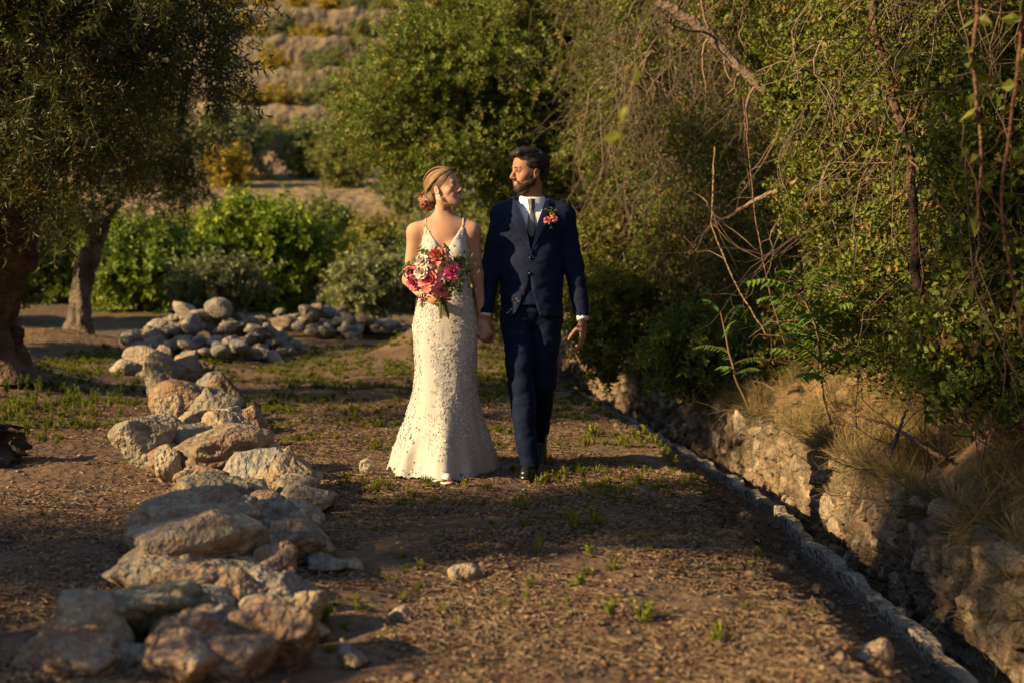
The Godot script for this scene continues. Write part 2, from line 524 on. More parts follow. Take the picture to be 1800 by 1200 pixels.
	lone_stone(-3.11, 12.5, Vector3(0.37, 0.51, 0.26), "grey", -0.27, 0.30, 8, 27.0, 0.1, "steep grey slab propped against the tall tan one", "field stones in the long row", "field_stone", 3)
	lone_stone(-3.18, 14.5, Vector3(0.30, 0.28, 0.28), "dark", 0.12, 0.00, 9, 22.0, 0.0, "flat brownish stone right of the tall tan slab", "field stones in the long row", "field_stone", 3)
	lone_stone(-4.05, 15.5, Vector3(0.48, 0.32, 0.37), "tan", -0.17, 0.00, 9, 25.0, 0.1, "square tan stone far left beyond the row", "field stones in the long row", "field_stone", 3)
	lone_stone(-3.81, 15.5, Vector3(0.21, 0.37, 0.16), "tan", -0.04, 0.00, 10, 20.0, 0.0, "tan knob of stone standing between square one and tall slab", "field stones in the long row", "field_stone", 3)
	lone_stone(-4.09, 15.0, Vector3(0.35, 0.21, 0.25), "pale", 0.20, 0.00, 9, 20.0, 0.1, "low pale stone lowest at the far left beyond the row", "field stones in the long row", "field_stone", 3)
	lone_stone(-3.62, 15.8, Vector3(0.26, 0.28, 0.25), "tan", 0.45, 0.00, 9, 20.0, 0.0, "little tan stone before the heaps, right of the knob", "field stones in the long row", "field_stone", 3)
	lone_stone(-0.17, 5.2, Vector3(0.14, 0.11, 0.13), "tan", 0.46, 0.03, 11, 13.0, 0.0, "tan oval cobble lying alone in the middle of the track", "loose stones on the track", "loose_stone", 3)
	lone_stone(-0.37, 4.65, Vector3(0.09, 0.09, 0.07), "tan", -0.21, 0.00, 11, 13.0, 0.0, "small rounded tan cobble on the shaded track", "loose stones on the track", "loose_stone", 3)
	lone_stone(-0.46, 4.1, Vector3(0.11, 0.12, 0.11), "grey", 0.28, 0.00, 10, 17.0, 0.0, "greyish stone half sunk at the bottom of the track", "loose stones on the track", "loose_stone", 3)
	lone_stone(-0.81, 7.95, Vector3(0.11, 0.13, 0.09), "pale", 0.44, 0.00, 10, 17.0, 0.0, "pale rough lump of stone left of the bride's hem", "loose stones on the track", "loose_stone", 3)
	lone_stone(-0.28, 3.9, Vector3(0.07, 0.08, 0.07), "dark", 0.32, 0.00, 10, 17.0, 0.0, "dark half-buried stone at the bottom edge of the track", "loose stones on the track", "loose_stone", 3)
	lone_stone(1.03, 9.9, Vector3(0.25, 0.15, 0.20), "tan", -0.31, 0.00, 8, 23.0, 0.0, "flat tan stone on the brink of the ditch", "loose stones on the track", "loose_stone", 3)
	lone_stone(1.18, 7.2, Vector3(0.15, 0.13, 0.13), "rust", -0.36, 0.03, 9, 20.0, 0.0, "rusty stone jutting from the ditch bank", "loose stones on the track", "loose_stone", 3)
	lone_stone(1.09, 4.25, Vector3(0.14, 0.12, 0.12), "tan", 0.46, 0.03, 8, 23.0, 0.0, "pale flat stone at the near brink of the ditch", "loose stones on the track", "loose_stone", 3)
	lone_stone(-0.63, 5.45, Vector3(0.14, 0.08, 0.11), "tan", -0.49, 0.00, 9, 17.0, 0.0, "thin flat stone lying flush in the shaded track", "loose stones on the track", "loose_stone", 3)
	lone_stone(0.66, 6.9, Vector3(0.12, 0.12, 0.08), "dark", -0.33, 0.00, 9, 20.0, 0.0, "dark brown stone sunk in the track above the ditch", "loose stones on the track", "loose_stone", 3)
	# smaller stones that fill the row
	var says := {"tan": "tan", "dark": "brown", "grey": "grey", "rust": "rusty"}
	var third := ["near end", "near part", "near part", "middle", "middle", "middle", "far part", "far part", "far end", "far end"]
	var line := [[3.9, -1.0], [4.6, -0.92], [5.4, -0.98], [6.2, -1.13], [7.0, -1.3], [7.8, -1.6], [8.8, -1.85], [10.0, -2.2], [11.5, -2.55], [13.0, -2.95], [15.0, -3.9]]
	for i in 112:
		var f := i / 111.0 * 9.99
		var k := int(f)
		var d: float = lerpf(line[k][0], line[k + 1][0], f - k) + rr(-0.12, 0.12)
		var aside := rr(-0.3, 0.3)
		var x: float = lerpf(line[k][1], line[k + 1][1], f - k) + aside
		var kind: String = ["tan", "dark", "grey", "rust", "tan", "grey"][rg.randi() % 6]
		var s := rr(0.15, 0.33)
		lone_stone(x, d, Vector3(s, s * rr(0.5, 0.8), s * rr(0.7, 1.0)), kind, rr(0, TAU), rr(-0.3, 0.3), 8, 26.0, 0.1, "%s %s stone on the %s of the row's %s" % ["small flat" if s < 0.23 else "middling", says[kind], "track side" if aside > 0.1 else "outer side" if aside < -0.1 else "ridge", third[k]], "small stones in the row", "field_stone", 3)

func make_heaps() -> void:
	var kinds := ["grey", "pale", "blue", "dark", "tan"]
	var says := {"grey": "grey stone", "pale": "whitish stone", "blue": "bluish stone", "dark": "dark brown stone", "tan": "tan stone"}
	var shapes := {}
	for k: String in kinds:
		shapes[k] = []
		for i in 4:
			shapes[k].append(stone(2, Vector3.ONE, ROCKS[k][0], ROCKS[k][1], 7, 24.0, 8.0, 0.0, 0.15))
	# [x, d, half width, half depth, height, count, where]
	for hp: Array in [[-4.0, 19.0, 1.05, 0.8, 0.66, 95, "taller heap behind the row"], [-3.05, 22.6, 1.5, 0.75, 0.42, 125, "long low heap"], [-3.75, 17.4, 0.8, 0.5, 0.28, 30, "small heap before the taller one"]]:
		for i in int(hp[5]):
			var fx := rr(-1.0, 1.0)
			var fd := rr(-1.0, 1.0)
			var room := maxf(0.0, 1.0 - fx * fx) * maxf(0.0, 1.0 - fd * fd)
			var k: String = kinds[[0, 0, 0, 2, 2, 2, 0, 1, 2, 3][rg.randi() % 10]]
			var s := rr(0.14, 0.3) * (1.0 if i % 4 else 1.3)
			var x: float = hp[0] + fx * hp[2]
			var d: float = hp[1] + fd * hp[3]
			var top := room * float(hp[4])
			var o := put("heap_stone", shapes[k][rg.randi() % 4], M.rock)
			o.scale = Vector3(s * rr(0.9, 1.4), s * rr(0.5, 0.9), s * rr(0.8, 1.2))
			o.position = Vector3(x, land(x, d) + s * 0.2 + top * rr(0.35, 0.9), -d)
			o.rotation = Vector3(rr(-0.5, 0.5), rr(0, TAU), rr(-0.5, 0.5))
			var where := "at the left end of" if fx < -0.55 else "at the right end of" if fx > 0.55 else "low at the near foot of" if fd < -0.35 else "low behind" if fd > 0.4 else "on the crest of"
			tag(o, "%s %s the %s" % [says[k], where, hp[6]], "stone", "stones in the %s" % hp[6])

# ---------------------------------------------------------------- the ditch: rough wall, kerb
func make_ditch() -> void:
	var wall := thing("stone_wall", "rough rubble wall lining the far side of the narrow ditch", "wall", Vector3.ZERO)
	wall.set_meta("kind", "thing")
	# mortar core behind the stones
	var mb := MB.new()
	var front := []
	var n := 420
	var levels := 26
	for j in levels + 2:
		var row := PackedVector3Array()
		for i in n:
			var d := 3.4 + 17.6 * i / (n - 1)
			var y := lerpf(-0.8, 0.05 + nz.get_noise_2d(d * 120.0, 3.0) * 0.1, minf(float(j) / levels, 1.0))
			var u := 1.89 + 0.03 * j / levels + nz.get_noise_2d(d * 300.0, y * 300.0) * 0.035 + nz.get_noise_2d(d * 900.0, y * 1300.0) * 0.06
			if j == levels + 1:
				u = 2.06
				y = 0.0
			row.append(Vector3(u + bend(d), y, -d))
		front.append(row)
	for j in levels + 2:
		for i in n:
			var a: Vector3 = front[j][i]
			var g := 0.8 + nz.get_noise_3dv(a * 260.0) * 0.5
			mb.col = lin(0.26 * g, 0.195 * g, 0.125 * g)
			mb.p(a)
	for j in levels + 1:
		for i in n - 1:
			mb.q(j * n + i + 1, j * n + i, (j + 1) * n + i, (j + 1) * n + i + 1)
	put("mortar_core", mb.mesh(), M.mortar, wall)
	var kinds := ["tan", "tan", "pale", "dark", "tan", "rust", "grey"]
	var shapes := []
	for k: String in kinds:
		for i in 3:
			shapes.append(stone(2, Vector3.ONE, (ROCKS[k][0] as Color).lerp(lin(0.24, 0.18, 0.12), 0.6), (ROCKS[k][1] as Color).lerp(lin(0.33, 0.26, 0.17), 0.5), 7, 30.0, 6.0, 0.95))
	var count := 0
	for c in 5:
		var y := 0.03 - 0.135 * c
		var d := 4.6 + 0.1 * (c % 2)
		while d < 19.0 and count < 297:
			var wd := 0.07 + 0.24 * pow(rg.randf(), 1.4) * (1.0 if c > 0 else 1.3)
			wd *= 1.0 + sm(9.0, 16.0, d) * 0.6
			if rg.randf() < [0.7, 0.9, 0.86, 0.7, 0.6][c]:
				var o := put("wall_stone", shapes[rg.randi() % shapes.size()], M.rock, wall)
				var hh := rr(0.075, 0.2)
				o.scale = Vector3(0.13, hh * rr(0.8, 1.2), wd * rr(0.85, 1.12))
				o.position = Vector3(1.945 + bend(d + wd * 0.5) + rr(-0.018, 0.018), y + rr(-0.05, 0.045) - hh * 0.3, -(d + wd * 0.5))
				o.rotation = Vector3(rr(-0.4, 0.4), rr(-0.3, 0.3) + (0.1 if d > 9.5 else 0.0), rr(-0.3, 0.3))
				count += 1
			d += wd + rr(0.0, 0.03)
	# the lip on the near side: a worn kerb cast in lengths
	var kerb := thing("ditch_kerb", "worn pale concrete lip along the near side of the ditch channel", "kerb")
	kerb.set_meta("kind", "thing")
	var d0 := 3.6
	while d0 < 17.0:
		var len_ := rr(0.7, 1.5)
		var k := MB.new()
		var rows := []
		var steps := 16
		for i in steps + 1:
			var dd := d0 + len_ * i / steps
			var r := PackedVector3Array()
			var prof := [[1.543, -0.46], [1.543, -0.29], [1.545, -0.281], [1.552, -0.279], [1.604, -0.28], [1.611, -0.282], [1.613, -0.292], [1.626, -0.78]]
			for p: Array in prof:
				var j := nz.get_noise_3d(dd * 500.0, p[0] * 900.0, p[1] * 900.0)
				var m := nz.get_noise_2d(dd * 130.0, 40.0)
				r.append(Vector3(p[0] + bend(dd) + j * 0.012 + m * 0.03, p[1] + j * 0.014 + m * 0.025, -dd))
			rows.append(r)
		k.col = Color.WHITE
		k.sheet(rows)
		for q in k.v.size():
			var g := clampf(0.5 + nz.get_noise_3dv(k.v[q] * 420.0) * 2.0, 0.0, 1.0)
			k.c[q] = lin(0.24, 0.19, 0.13).lerp(lin(0.46, 0.41, 0.33), g)
		put("kerb_length", k.mesh(), M.mortar, kerb)
		d0 += len_ + (rr(0.006, 0.03) if rg.randf() < 0.94 else rr(0.05, 0.12))

# ---------------------------------------------------------------- litter, weeds
func make_litter() -> void:
	var shapes := []
	for s in 12:
		var mb := MB.new()
		var b := rr(0.4, 0.9)
		mb.leaf(Vector3(-0.5, 0, 0), Vector3.RIGHT, Vector3.UP, 1.0, b, rr(-0.6, 0.7), rr(0.35, 0.6), rr(-0.15, 0.15))
		shapes.append(mb.mesh(false))
	for s in 3:
		var mb := MB.new()
		mb.tube(PackedVector3Array([Vector3(-0.5, 0, 0), Vector3(rr(-0.1, 0.1), rr(0.0, 0.08), rr(-0.06, 0.06)), Vector3(0.5, rr(0.0, 0.05), rr(-0.1, 0.1))]), 0.05, 0.03, 3, false)
		shapes.append(mb.mesh(false))
	var chips := []
	for s in 3:
		chips.append(stone(0, Vector3(1.0, 0.45, 0.7), Color.WHITE, Color(0.7, 0.7, 0.7), 6))
	var xs := []
	var cols := []
	var tones := [lin(0.2, 0.13, 0.07), lin(0.15, 0.085, 0.045), lin(0.26, 0.185, 0.105), lin(0.1, 0.06, 0.035), lin(0.22, 0.115, 0.055), lin(0.22, 0.14, 0.08), lin(0.13, 0.085, 0.05), lin(0.09, 0.055, 0.035)]
	for i in 380000:
		var d := 3.5 + 11.5 * pow(rg.randf(), 1.35)
		var x := rr(-0.42, 0.42) * d - 0.25
		if rg.randf() < 0.4:
			x = rr(-1.5, 1.15)
		var u := x - bend(d)
		if u > 1.53 or x < -5.0 or (u > 1.15 and i % 3 > 0):
			continue
		var thick := nf.get_noise_2d(x * 90.0, d * 90.0)
		if thick + 0.6 * nf.get_noise_2d(x * 25.0 + 70.0, d * 25.0) < rr(-0.4, 0.25):
			continue
		var stick := xs.size() % 15 >= 12 and rg.randf() < 0.4
		var l := 0.008 + 0.02 * pow(rg.randf(), 1.6) if not stick else rr(0.03, 0.1)
		var b := Basis(Vector3.UP, rr(0, TAU)) * Basis(Vector3.RIGHT, rr(-0.5, 0.5)) * Basis(Vector3.BACK, rr(-0.35, 0.35))
		if stick:
			b = Basis(Vector3.UP, rr(0, TAU)) * Basis(Vector3.BACK, rr(-0.12, 0.12))
		b = b * Basis.from_scale(Vector3(l, l, l) if not stick else Vector3(l, 0.04, 0.04))
		xs.append(Transform3D(b, W(x, d, rr(0.002, 0.014))))
		var c: Color = tones[rg.randi() % tones.size()]
		if stick:
			c = c.lerp(lin(0.45, 0.34, 0.2), 0.5)
		cols.append(c * rr(0.6, 1.2))
	many("leaf_litter", shapes, M.litter, xs, cols)
	tag_all("leaf_litter", "dry leaves and straw bits strewn over the bare earth", "leaf litter")
	xs = []
	cols = []
	for i in 5200:
		var d := 3.5 + 13.0 * pow(rg.randf(), 1.2)
		var x := rr(-0.4, 0.42) * d
		if x - bend(d) > 1.9 or x < -5.0:
			continue
		var s := 0.01 + 0.035 * pow(rg.randf(), 3.0)
		xs.append(Transform3D(Basis(Vector3.UP, rr(0, TAU)).scaled(Vector3.ONE * s), W(x, d, s * 0.1)))
		var g := rr(0.16, 0.42)
		cols.append(lin(g, g * 0.82, g * 0.62))
	for i in 420:   # clods and stones along the crumbling brink
		var d := 3.6 + 12.0 * pow(rg.randf(), 1.3)
		var u := rr(0.85, 1.5)
		var s := 0.02 + 0.075 * pow(rg.randf(), 2.5)
		xs.append(Transform3D(Basis(rdir(), rr(0, TAU)).scaled(Vector3.ONE * s), W(u + bend(d), d, s * 0.12)))
		var g := rr(0.1, 0.26)
		cols.append(lin(g, g * 0.76, g * 0.52))
	many("gravel", chips, M.rock, xs, cols)
	tag_all("gravel", "small loose pebbles lying on the farm track", "gravel")

func tag_all(called: String, label: String, category: String) -> void:
	for o in get_children():
		if String(o.name).begins_with(called) and not o.has_meta("label"):
			tag(o, label, category, called.replace("_", " "), "stuff")

func weed_shape(blades: int, tall: float, spread: float, wide: float, c0: Color, c1: Color) -> ArrayMesh:
	var mb := MB.new()
	for i in blades:
		var a := rr(0, TAU)
		var lean := rr(0.1, 1.0) * spread
		var dir := Vector3(cos(a) * lean, 1.0, sin(a) * lean).normalized()
		var h := tall * rr(0.5, 1.0)
		var root := Vector3(cos(a), 0, sin(a)) * rr(0.0, 0.25) * tall * spread
		mb.col = c0.lerp(c1, rg.randf())
		mb.leaf(root, dir, Vector3(-dir.x, 0.3, -dir.z).normalized(), h, h * wide, 0.4, 0.4, rr(0.0, 0.35) * spread)
		if i % 2 == 0:
			for k in 3:
				var at := root + dir * h * rr(0.25, 0.8)
				var b := rr(0, TAU)
				mb.leaf(at, Vector3(cos(b), 0.5, sin(b)).normalized(), Vector3.UP, h * rr(0.25, 0.45), h * wide * 1.2, 0.3, 0.5, 0.1)
	return mb.mesh(false)

func make_weeds() -> void:
	var g0 := lin(0.15, 0.18, 0.03)
	var g1 := lin(0.29, 0.29, 0.055)
	var shapes := []
	for i in 6:
		shapes.append(weed_shape(9 + i * 2, rr(0.1, 0.15), rr(0.5, 0.9), 0.16, g0, g1))
	# the tufts one can point at: [x, d, size, label]
	for w: Array in [[0.14, 7.62, 0.85, "bright green weed tuft right at the groom's leading shoe"], [0.68, 7.55, 0.7, "small spiky weed right of the groom on the sunlit strip"], [0.05, 6.75, 0.9, "tall green weed in the shade below the groom"],
			[0.27, 6.1, 1.0, "leafy weed pair in the shaded track, left of its neighbour"], [0.36, 6.2, 0.9, "leafy weed in shade, right one of the middle pair"], [0.1, 5.55, 0.9, "yellow-green weed clump where shade meets sun, mid track"], [0.3, 5.45, 0.6, "little weed beside the mid-track clump toward the ditch"],
			[0.32, 4.55, 0.8, "sunlit seedling in the bright foreground, left of two"], [0.42, 4.5, 0.8, "sunlit seedling in the bright foreground, right of two"], [0.24, 4.95, 0.5, "small yellow weed behind the foreground seedlings"], [0.62, 4.25, 0.7, "bright weed near the ditch edge at the bottom of the view"],
			[0.92, 9.7, 1.35, "spiky upright weed at the brink of the ditch"], [0.55, 9.5, 1.2, "low spreading weed on the track left of the ditch brink"], [-0.62, 4.6, 0.8, "lone green blade beside the near row stones"]]:
		var o := put("weed_tuft", shapes[rg.randi() % 6], M.grass)
		o.position = W(w[0], w[1], -0.004)
		o.rotation.y = rr(0, TAU)
		o.scale = Vector3.ONE * float(w[2])
		tag(o, w[3], "weed", "single weeds on the track")
	var xs := []
	var cols := []
	var tries := 0
	while xs.size() < 4200 and tries < 60000:
		tries += 1
		var d := rr(6.8, 21.0)
		var x := rr(-5.5, 1.1)
		var u := x - bend(d)
		var n := nf.get_noise_2d(x * 120.0, d * 90.0 + 300.0)
		if u > 1.05 or n < 0.02 + rr(0.0, 0.25) - 0.3 * sm(9.0, 15.0, d):
			continue
		if x > -2.3 and x < -1.1 and d < 9.0:
			continue
		if x < -1.2 and d < 9.0:
			continue
		xs.append(Transform3D(Basis(Vector3.UP, rr(0, TAU)).scaled(Vector3.ONE * rr(0.3, 0.75)), W(x, d, -0.004)))
		cols.append(lin(0.8, 0.8, 0.8) * rr(0.7, 1.2))
	for k in 330:   # green rosettes in the leaf mould left of the stone row
		var a := rr(0, TAU)
		var r := rr(0.0, 1.0)
		var x := -3.75 + cos(a) * r * 0.9
		var d := 11.0 + sin(a) * r * 1.7
		if k % 5 == 0:
			x = -4.4 + rr(-0.5, 0.8)
			d = rr(12.0, 15.0)
		if rg.randf() < 0.55:
			continue
		xs.append(Transform3D(Basis(Vector3.UP, rr(0, TAU)).scaled(Vector3(0.7, rr(0.8, 1.8), 0.7) * rr(0.5, 1.1)), W(x, d, -0.004)))
		cols.append(lin(0.75, 0.85, 0.9) * rr(0.6, 1.1))
	for k in 620:   # sparse seedlings in the trodden middle of the track
		var d := 4.2 + 5.5 * pow(rg.randf(), 0.8)
		var x := rr(-0.7, 1.0)
		if nf.get_noise_2d(x * 110.0, d * 110.0 + 90.0) < 0.02:
			continue
		xs.append(Transform3D(Basis(Vector3.UP, rr(0, TAU)).scaled(Vector3.ONE * rr(0.18, 0.5)), W(x, d, -0.004)))
		cols.append(lin(0.9, 0.9, 0.8) * rr(0.7, 1.2))
	many("ground_weeds", shapes, M.grass, xs, cols)
	tag_all("ground_weeds", "patchy low green weeds carpeting the track behind the couple", "weeds")

# ---------------------------------------------------------------- leaves and twigs
func twig(leaves: int, length: float, leaf_len: float, leaf_wide: float, spread: float, stem: Color, fold := 0.3, at := 0.45, droop := 0.1, curl := 0.15) -> ArrayMesh:
	var mb := MB.new()
	mb.col = stem
	var bow := rr(-curl, curl)
	var pts := PackedVector3Array()
	for i in 4:
		var f := i / 3.0
		pts.append(Vector3(bow * f * f, f, bow * 0.6 * f * f) * length)
	mb.tube(pts, length * 0.012, length * 0.004, 3, false)
	for i in leaves:
		var f := 0.12 + 0.88 * (i + 0.5) / leaves
		var root := Vector3(bow * f * f, f, bow * 0.6 * f * f) * length
		var a := PI * i + (i / 2) * 1.9 + rr(-0.5, 0.5)
		var out := Vector3(cos(a), 0, sin(a))
		var dir := (out * spread + Vector3(0, rr(0.25, 0.9), 0)).normalized()
		var g := rr(0.7, 1.25)
		mb.col = Color(g, g, g * rr(0.8, 1.1))
		mb.leaf(root, dir, (Vector3.UP - out * 0.5 + rdir() * 0.7).normalized(), leaf_len * rr(0.7, 1.15), leaf_wide * rr(0.8, 1.2), fold, at, rr(0.0, droop))
	return mb.mesh(false)

# sprays over many small lobes, so that the crown has clumps, gaps and an uneven edge
func crown(lobes: Array, n: int, outward: float, hang: float, s0: float, s1: float, gap: float, xs: Array) -> void:
	var subs := []
	var total := 0.0
	for l: Array in lobes:
		var c: Vector3 = l[0]
		var r: Vector3 = l[1]
		var many_ := int(l[2]) if l.size() > 2 else 22
		for i in many_:
			var dv := rdir()
			var w := pow(rr(0.25, 1.0), 0.5)
			var rad: float = rr(0.2, 0.36) * (r.x + r.y + r.z) / 3.0
			subs.append([c + dv * r * w, rad])
			total += rad * rad
	var made := 0
	while made < n:
		var s: Array = subs[rg.randi() % subs.size()]
		var rad: float = s[1]
		if rg.randf() > rad * rad / (total / subs.size()) * 0.6:
			continue
		var dv := rdir()
		var at: Vector3 = s[0]
		at += dv * rad * pow(rg.randf(), 0.4) * Vector3(1.15, 0.85, 1.15)
		made += 1
		if nf.get_noise_3dv(at * 90.0) < gap:
			continue
		var dir := (dv * outward + rdir() * 0.8 + Vector3(0, -hang, 0)).normalized()
		xs.append(Transform3D(frame_of(dir, rr(0, TAU), rr(s0, s1)), at))

func tints(n: int, c0: Color, c1: Color, odd := Color.BLACK, odd_share := 0.0) -> Array:
	var out := []
	for i in n:
		var c := c0.lerp(c1, rg.randf()) * rr(0.7, 1.25)
		if odd_share > 0.0 and rg.randf() < odd_share:
			c = odd * rr(0.7, 1.3)
		out.append(c)
	return out

func wavy(a: Vector3, b: Vector3, n: int, wob: float) -> PackedVector3Array:
	var out := PackedVector3Array()
	var o := rdir() * 30.0
	for i in n + 1:
		var f := float(i) / n
		var env := sin(PI * clampf(f, 0.0, 1.0)) * 0.7 + 0.3 * f
		var q := o + Vector3(f * 90.0, 0, 0)
		out.append(a.lerp(b, f) + Vector3(nz.get_noise_3dv(q), nz.get_noise_3dv(q + Vector3(0, 77, 0)), nz.get_noise_3dv(q + Vector3(0, 0, 99))) * wob * env * 2.0)
	return out

# gnarled trunk: a tube whose rings bulge and twist
func trunk(pts: PackedVector3Array, r0: float, r1: float, gnarl: float, tone: Color, flare := 0.5) -> ArrayMesh:
	var mb := MB.new()
	var fine := PackedVector3Array()
	var cv := Curve3D.new()
	for a in pts:
		cv.add_point(a)
	var n := 34
	for i in n + 1:
		fine.append(cv.sample_baked(cv.get_baked_length() * i / n, true))
	var rows := []
	for i in n + 1:
		var f := float(i) / n
		var d := (fine[mini(i + 1, n)] - fine[maxi(i - 1, 0)]).normalized()
		var x := d.cross(Vector3.FORWARD).normalized()
		var z := x.cross(d)
		var r := lerpf(r0, r1, pow(f, 0.8)) * (1.0 + flare * exp(-f * 9.0))
		var row := PackedVector3Array()
		for k in 30:
			var a := TAU * k / 30.0
			var tw := a * 1.0 + f * 2.4
			var g := 1.0 + gnarl * (0.35 * sin(tw * 3.0) + 0.22 * sin(tw * 5.0 + 1.0) + 0.16 * sin(tw * 9.0 + f * 5.0)) + nz.get_noise_3d(cos(a) * 50.0, f * 160.0, sin(a) * 50.0) * gnarl * 1.5
			row.append(fine[i] + (x * cos(a) - z * sin(a)) * r * g)
		rows.append(row)
	mb.col = tone
	mb.sheet(rows, true)
	for k in mb.c.size():
		var g := 0.75 + nz.get_noise_3dv(mb.v[k] * 500.0) * 0.9
		mb.c[k] = Color(tone.r * g, tone.g * g, tone.b * g)
	return mb.mesh()

func limbs(root: Vector3, ends: Array, r0: float, tone: Color, forks := 3) -> ArrayMesh:
	var mb := MB.new()
	mb.col = tone
	for e: Vector3 in ends:
		var p := wavy(root, e, 9, (e - root).length() * 0.14)
		mb.tube(p, r0, r0 * 0.22, 7, false)
		for k in forks:
			var i := 4 + k % 5
			var tip := p[i] + (p[i] - root).normalized() * rr(0.4, 0.8) + rdir() * rr(0.4, 0.9)
			mb.tube(wavy(p[i], tip, 5, 0.18), r0 * 0.42, r0 * 0.08, 5, false)
	return mb.mesh()

var TW := {}

func make_twigs() -> void:
	var br := lin(0.55, 0.45, 0.32)
	TW.olive = []
	TW.oak = []
	TW.vine = []
	TW.shrub = []
	TW.fine = []
	for i in 3:
		TW.olive.append(twig(16, 0.24, 0.062, 0.0125, 0.9, br, 0.3, 0.45, 0.15))
		TW.oak.append(twig(16, 0.2, 0.05, 0.022, 1.1, br, 0.4, 0.45, 0.2))
		TW.vine.append(twig(9, 0.3, 0.058, 0.042, 1.3, br, 0.35, 0.38, 0.45, 0.3))
		TW.shrub.append(twig(14, 0.32, 0.085, 0.042, 1.0, br, 0.4, 0.45, 0.25))
		TW.fine.append(twig(20, 0.3, 0.06, 0.016, 0.9, br, 0.4, 0.5, 0.2))

func tree(called: String, label: String, base: Vector3, trunk_pts: Array, r0: float, r1: float, lobes: Array, n: int, leaf: String, mat: Material, c0: Color, c1: Color, bark: Color, s0 := 0.9, s1 := 1.4, gap := -0.15, hang := 0.25, odd := Color.BLACK, odd_share := 0.0, category := "tree", group := "") -> Node3D:
	var t := thing(called, label, category, base, 0.0, group)
	var pts := PackedVector3Array()
	for a: Vector3 in trunk_pts:
		pts.append(a)
	if r0 > 0.0:
		put("trunk", trunk(pts, r0, r1, 0.55 if r0 > 0.15 else 0.3, bark), M.bark, t)
		var ends := []
		for l: Array in lobes:
			ends.append(l[0])
		put("limb", limbs(pts[pts.size() - 1], ends, r1 * 0.75, bark), M.bark, t)
	var xs := []
	crown(lobes, n, 0.9, hang, s0, s1, gap, xs)
	many("crown", TW[leaf], mat, xs, tints(xs.size(), c0, c1, odd, odd_share), t)
	return t

func V(x: float, y: float, z: float) -> Vector3:
	return Vector3(x, y, z)

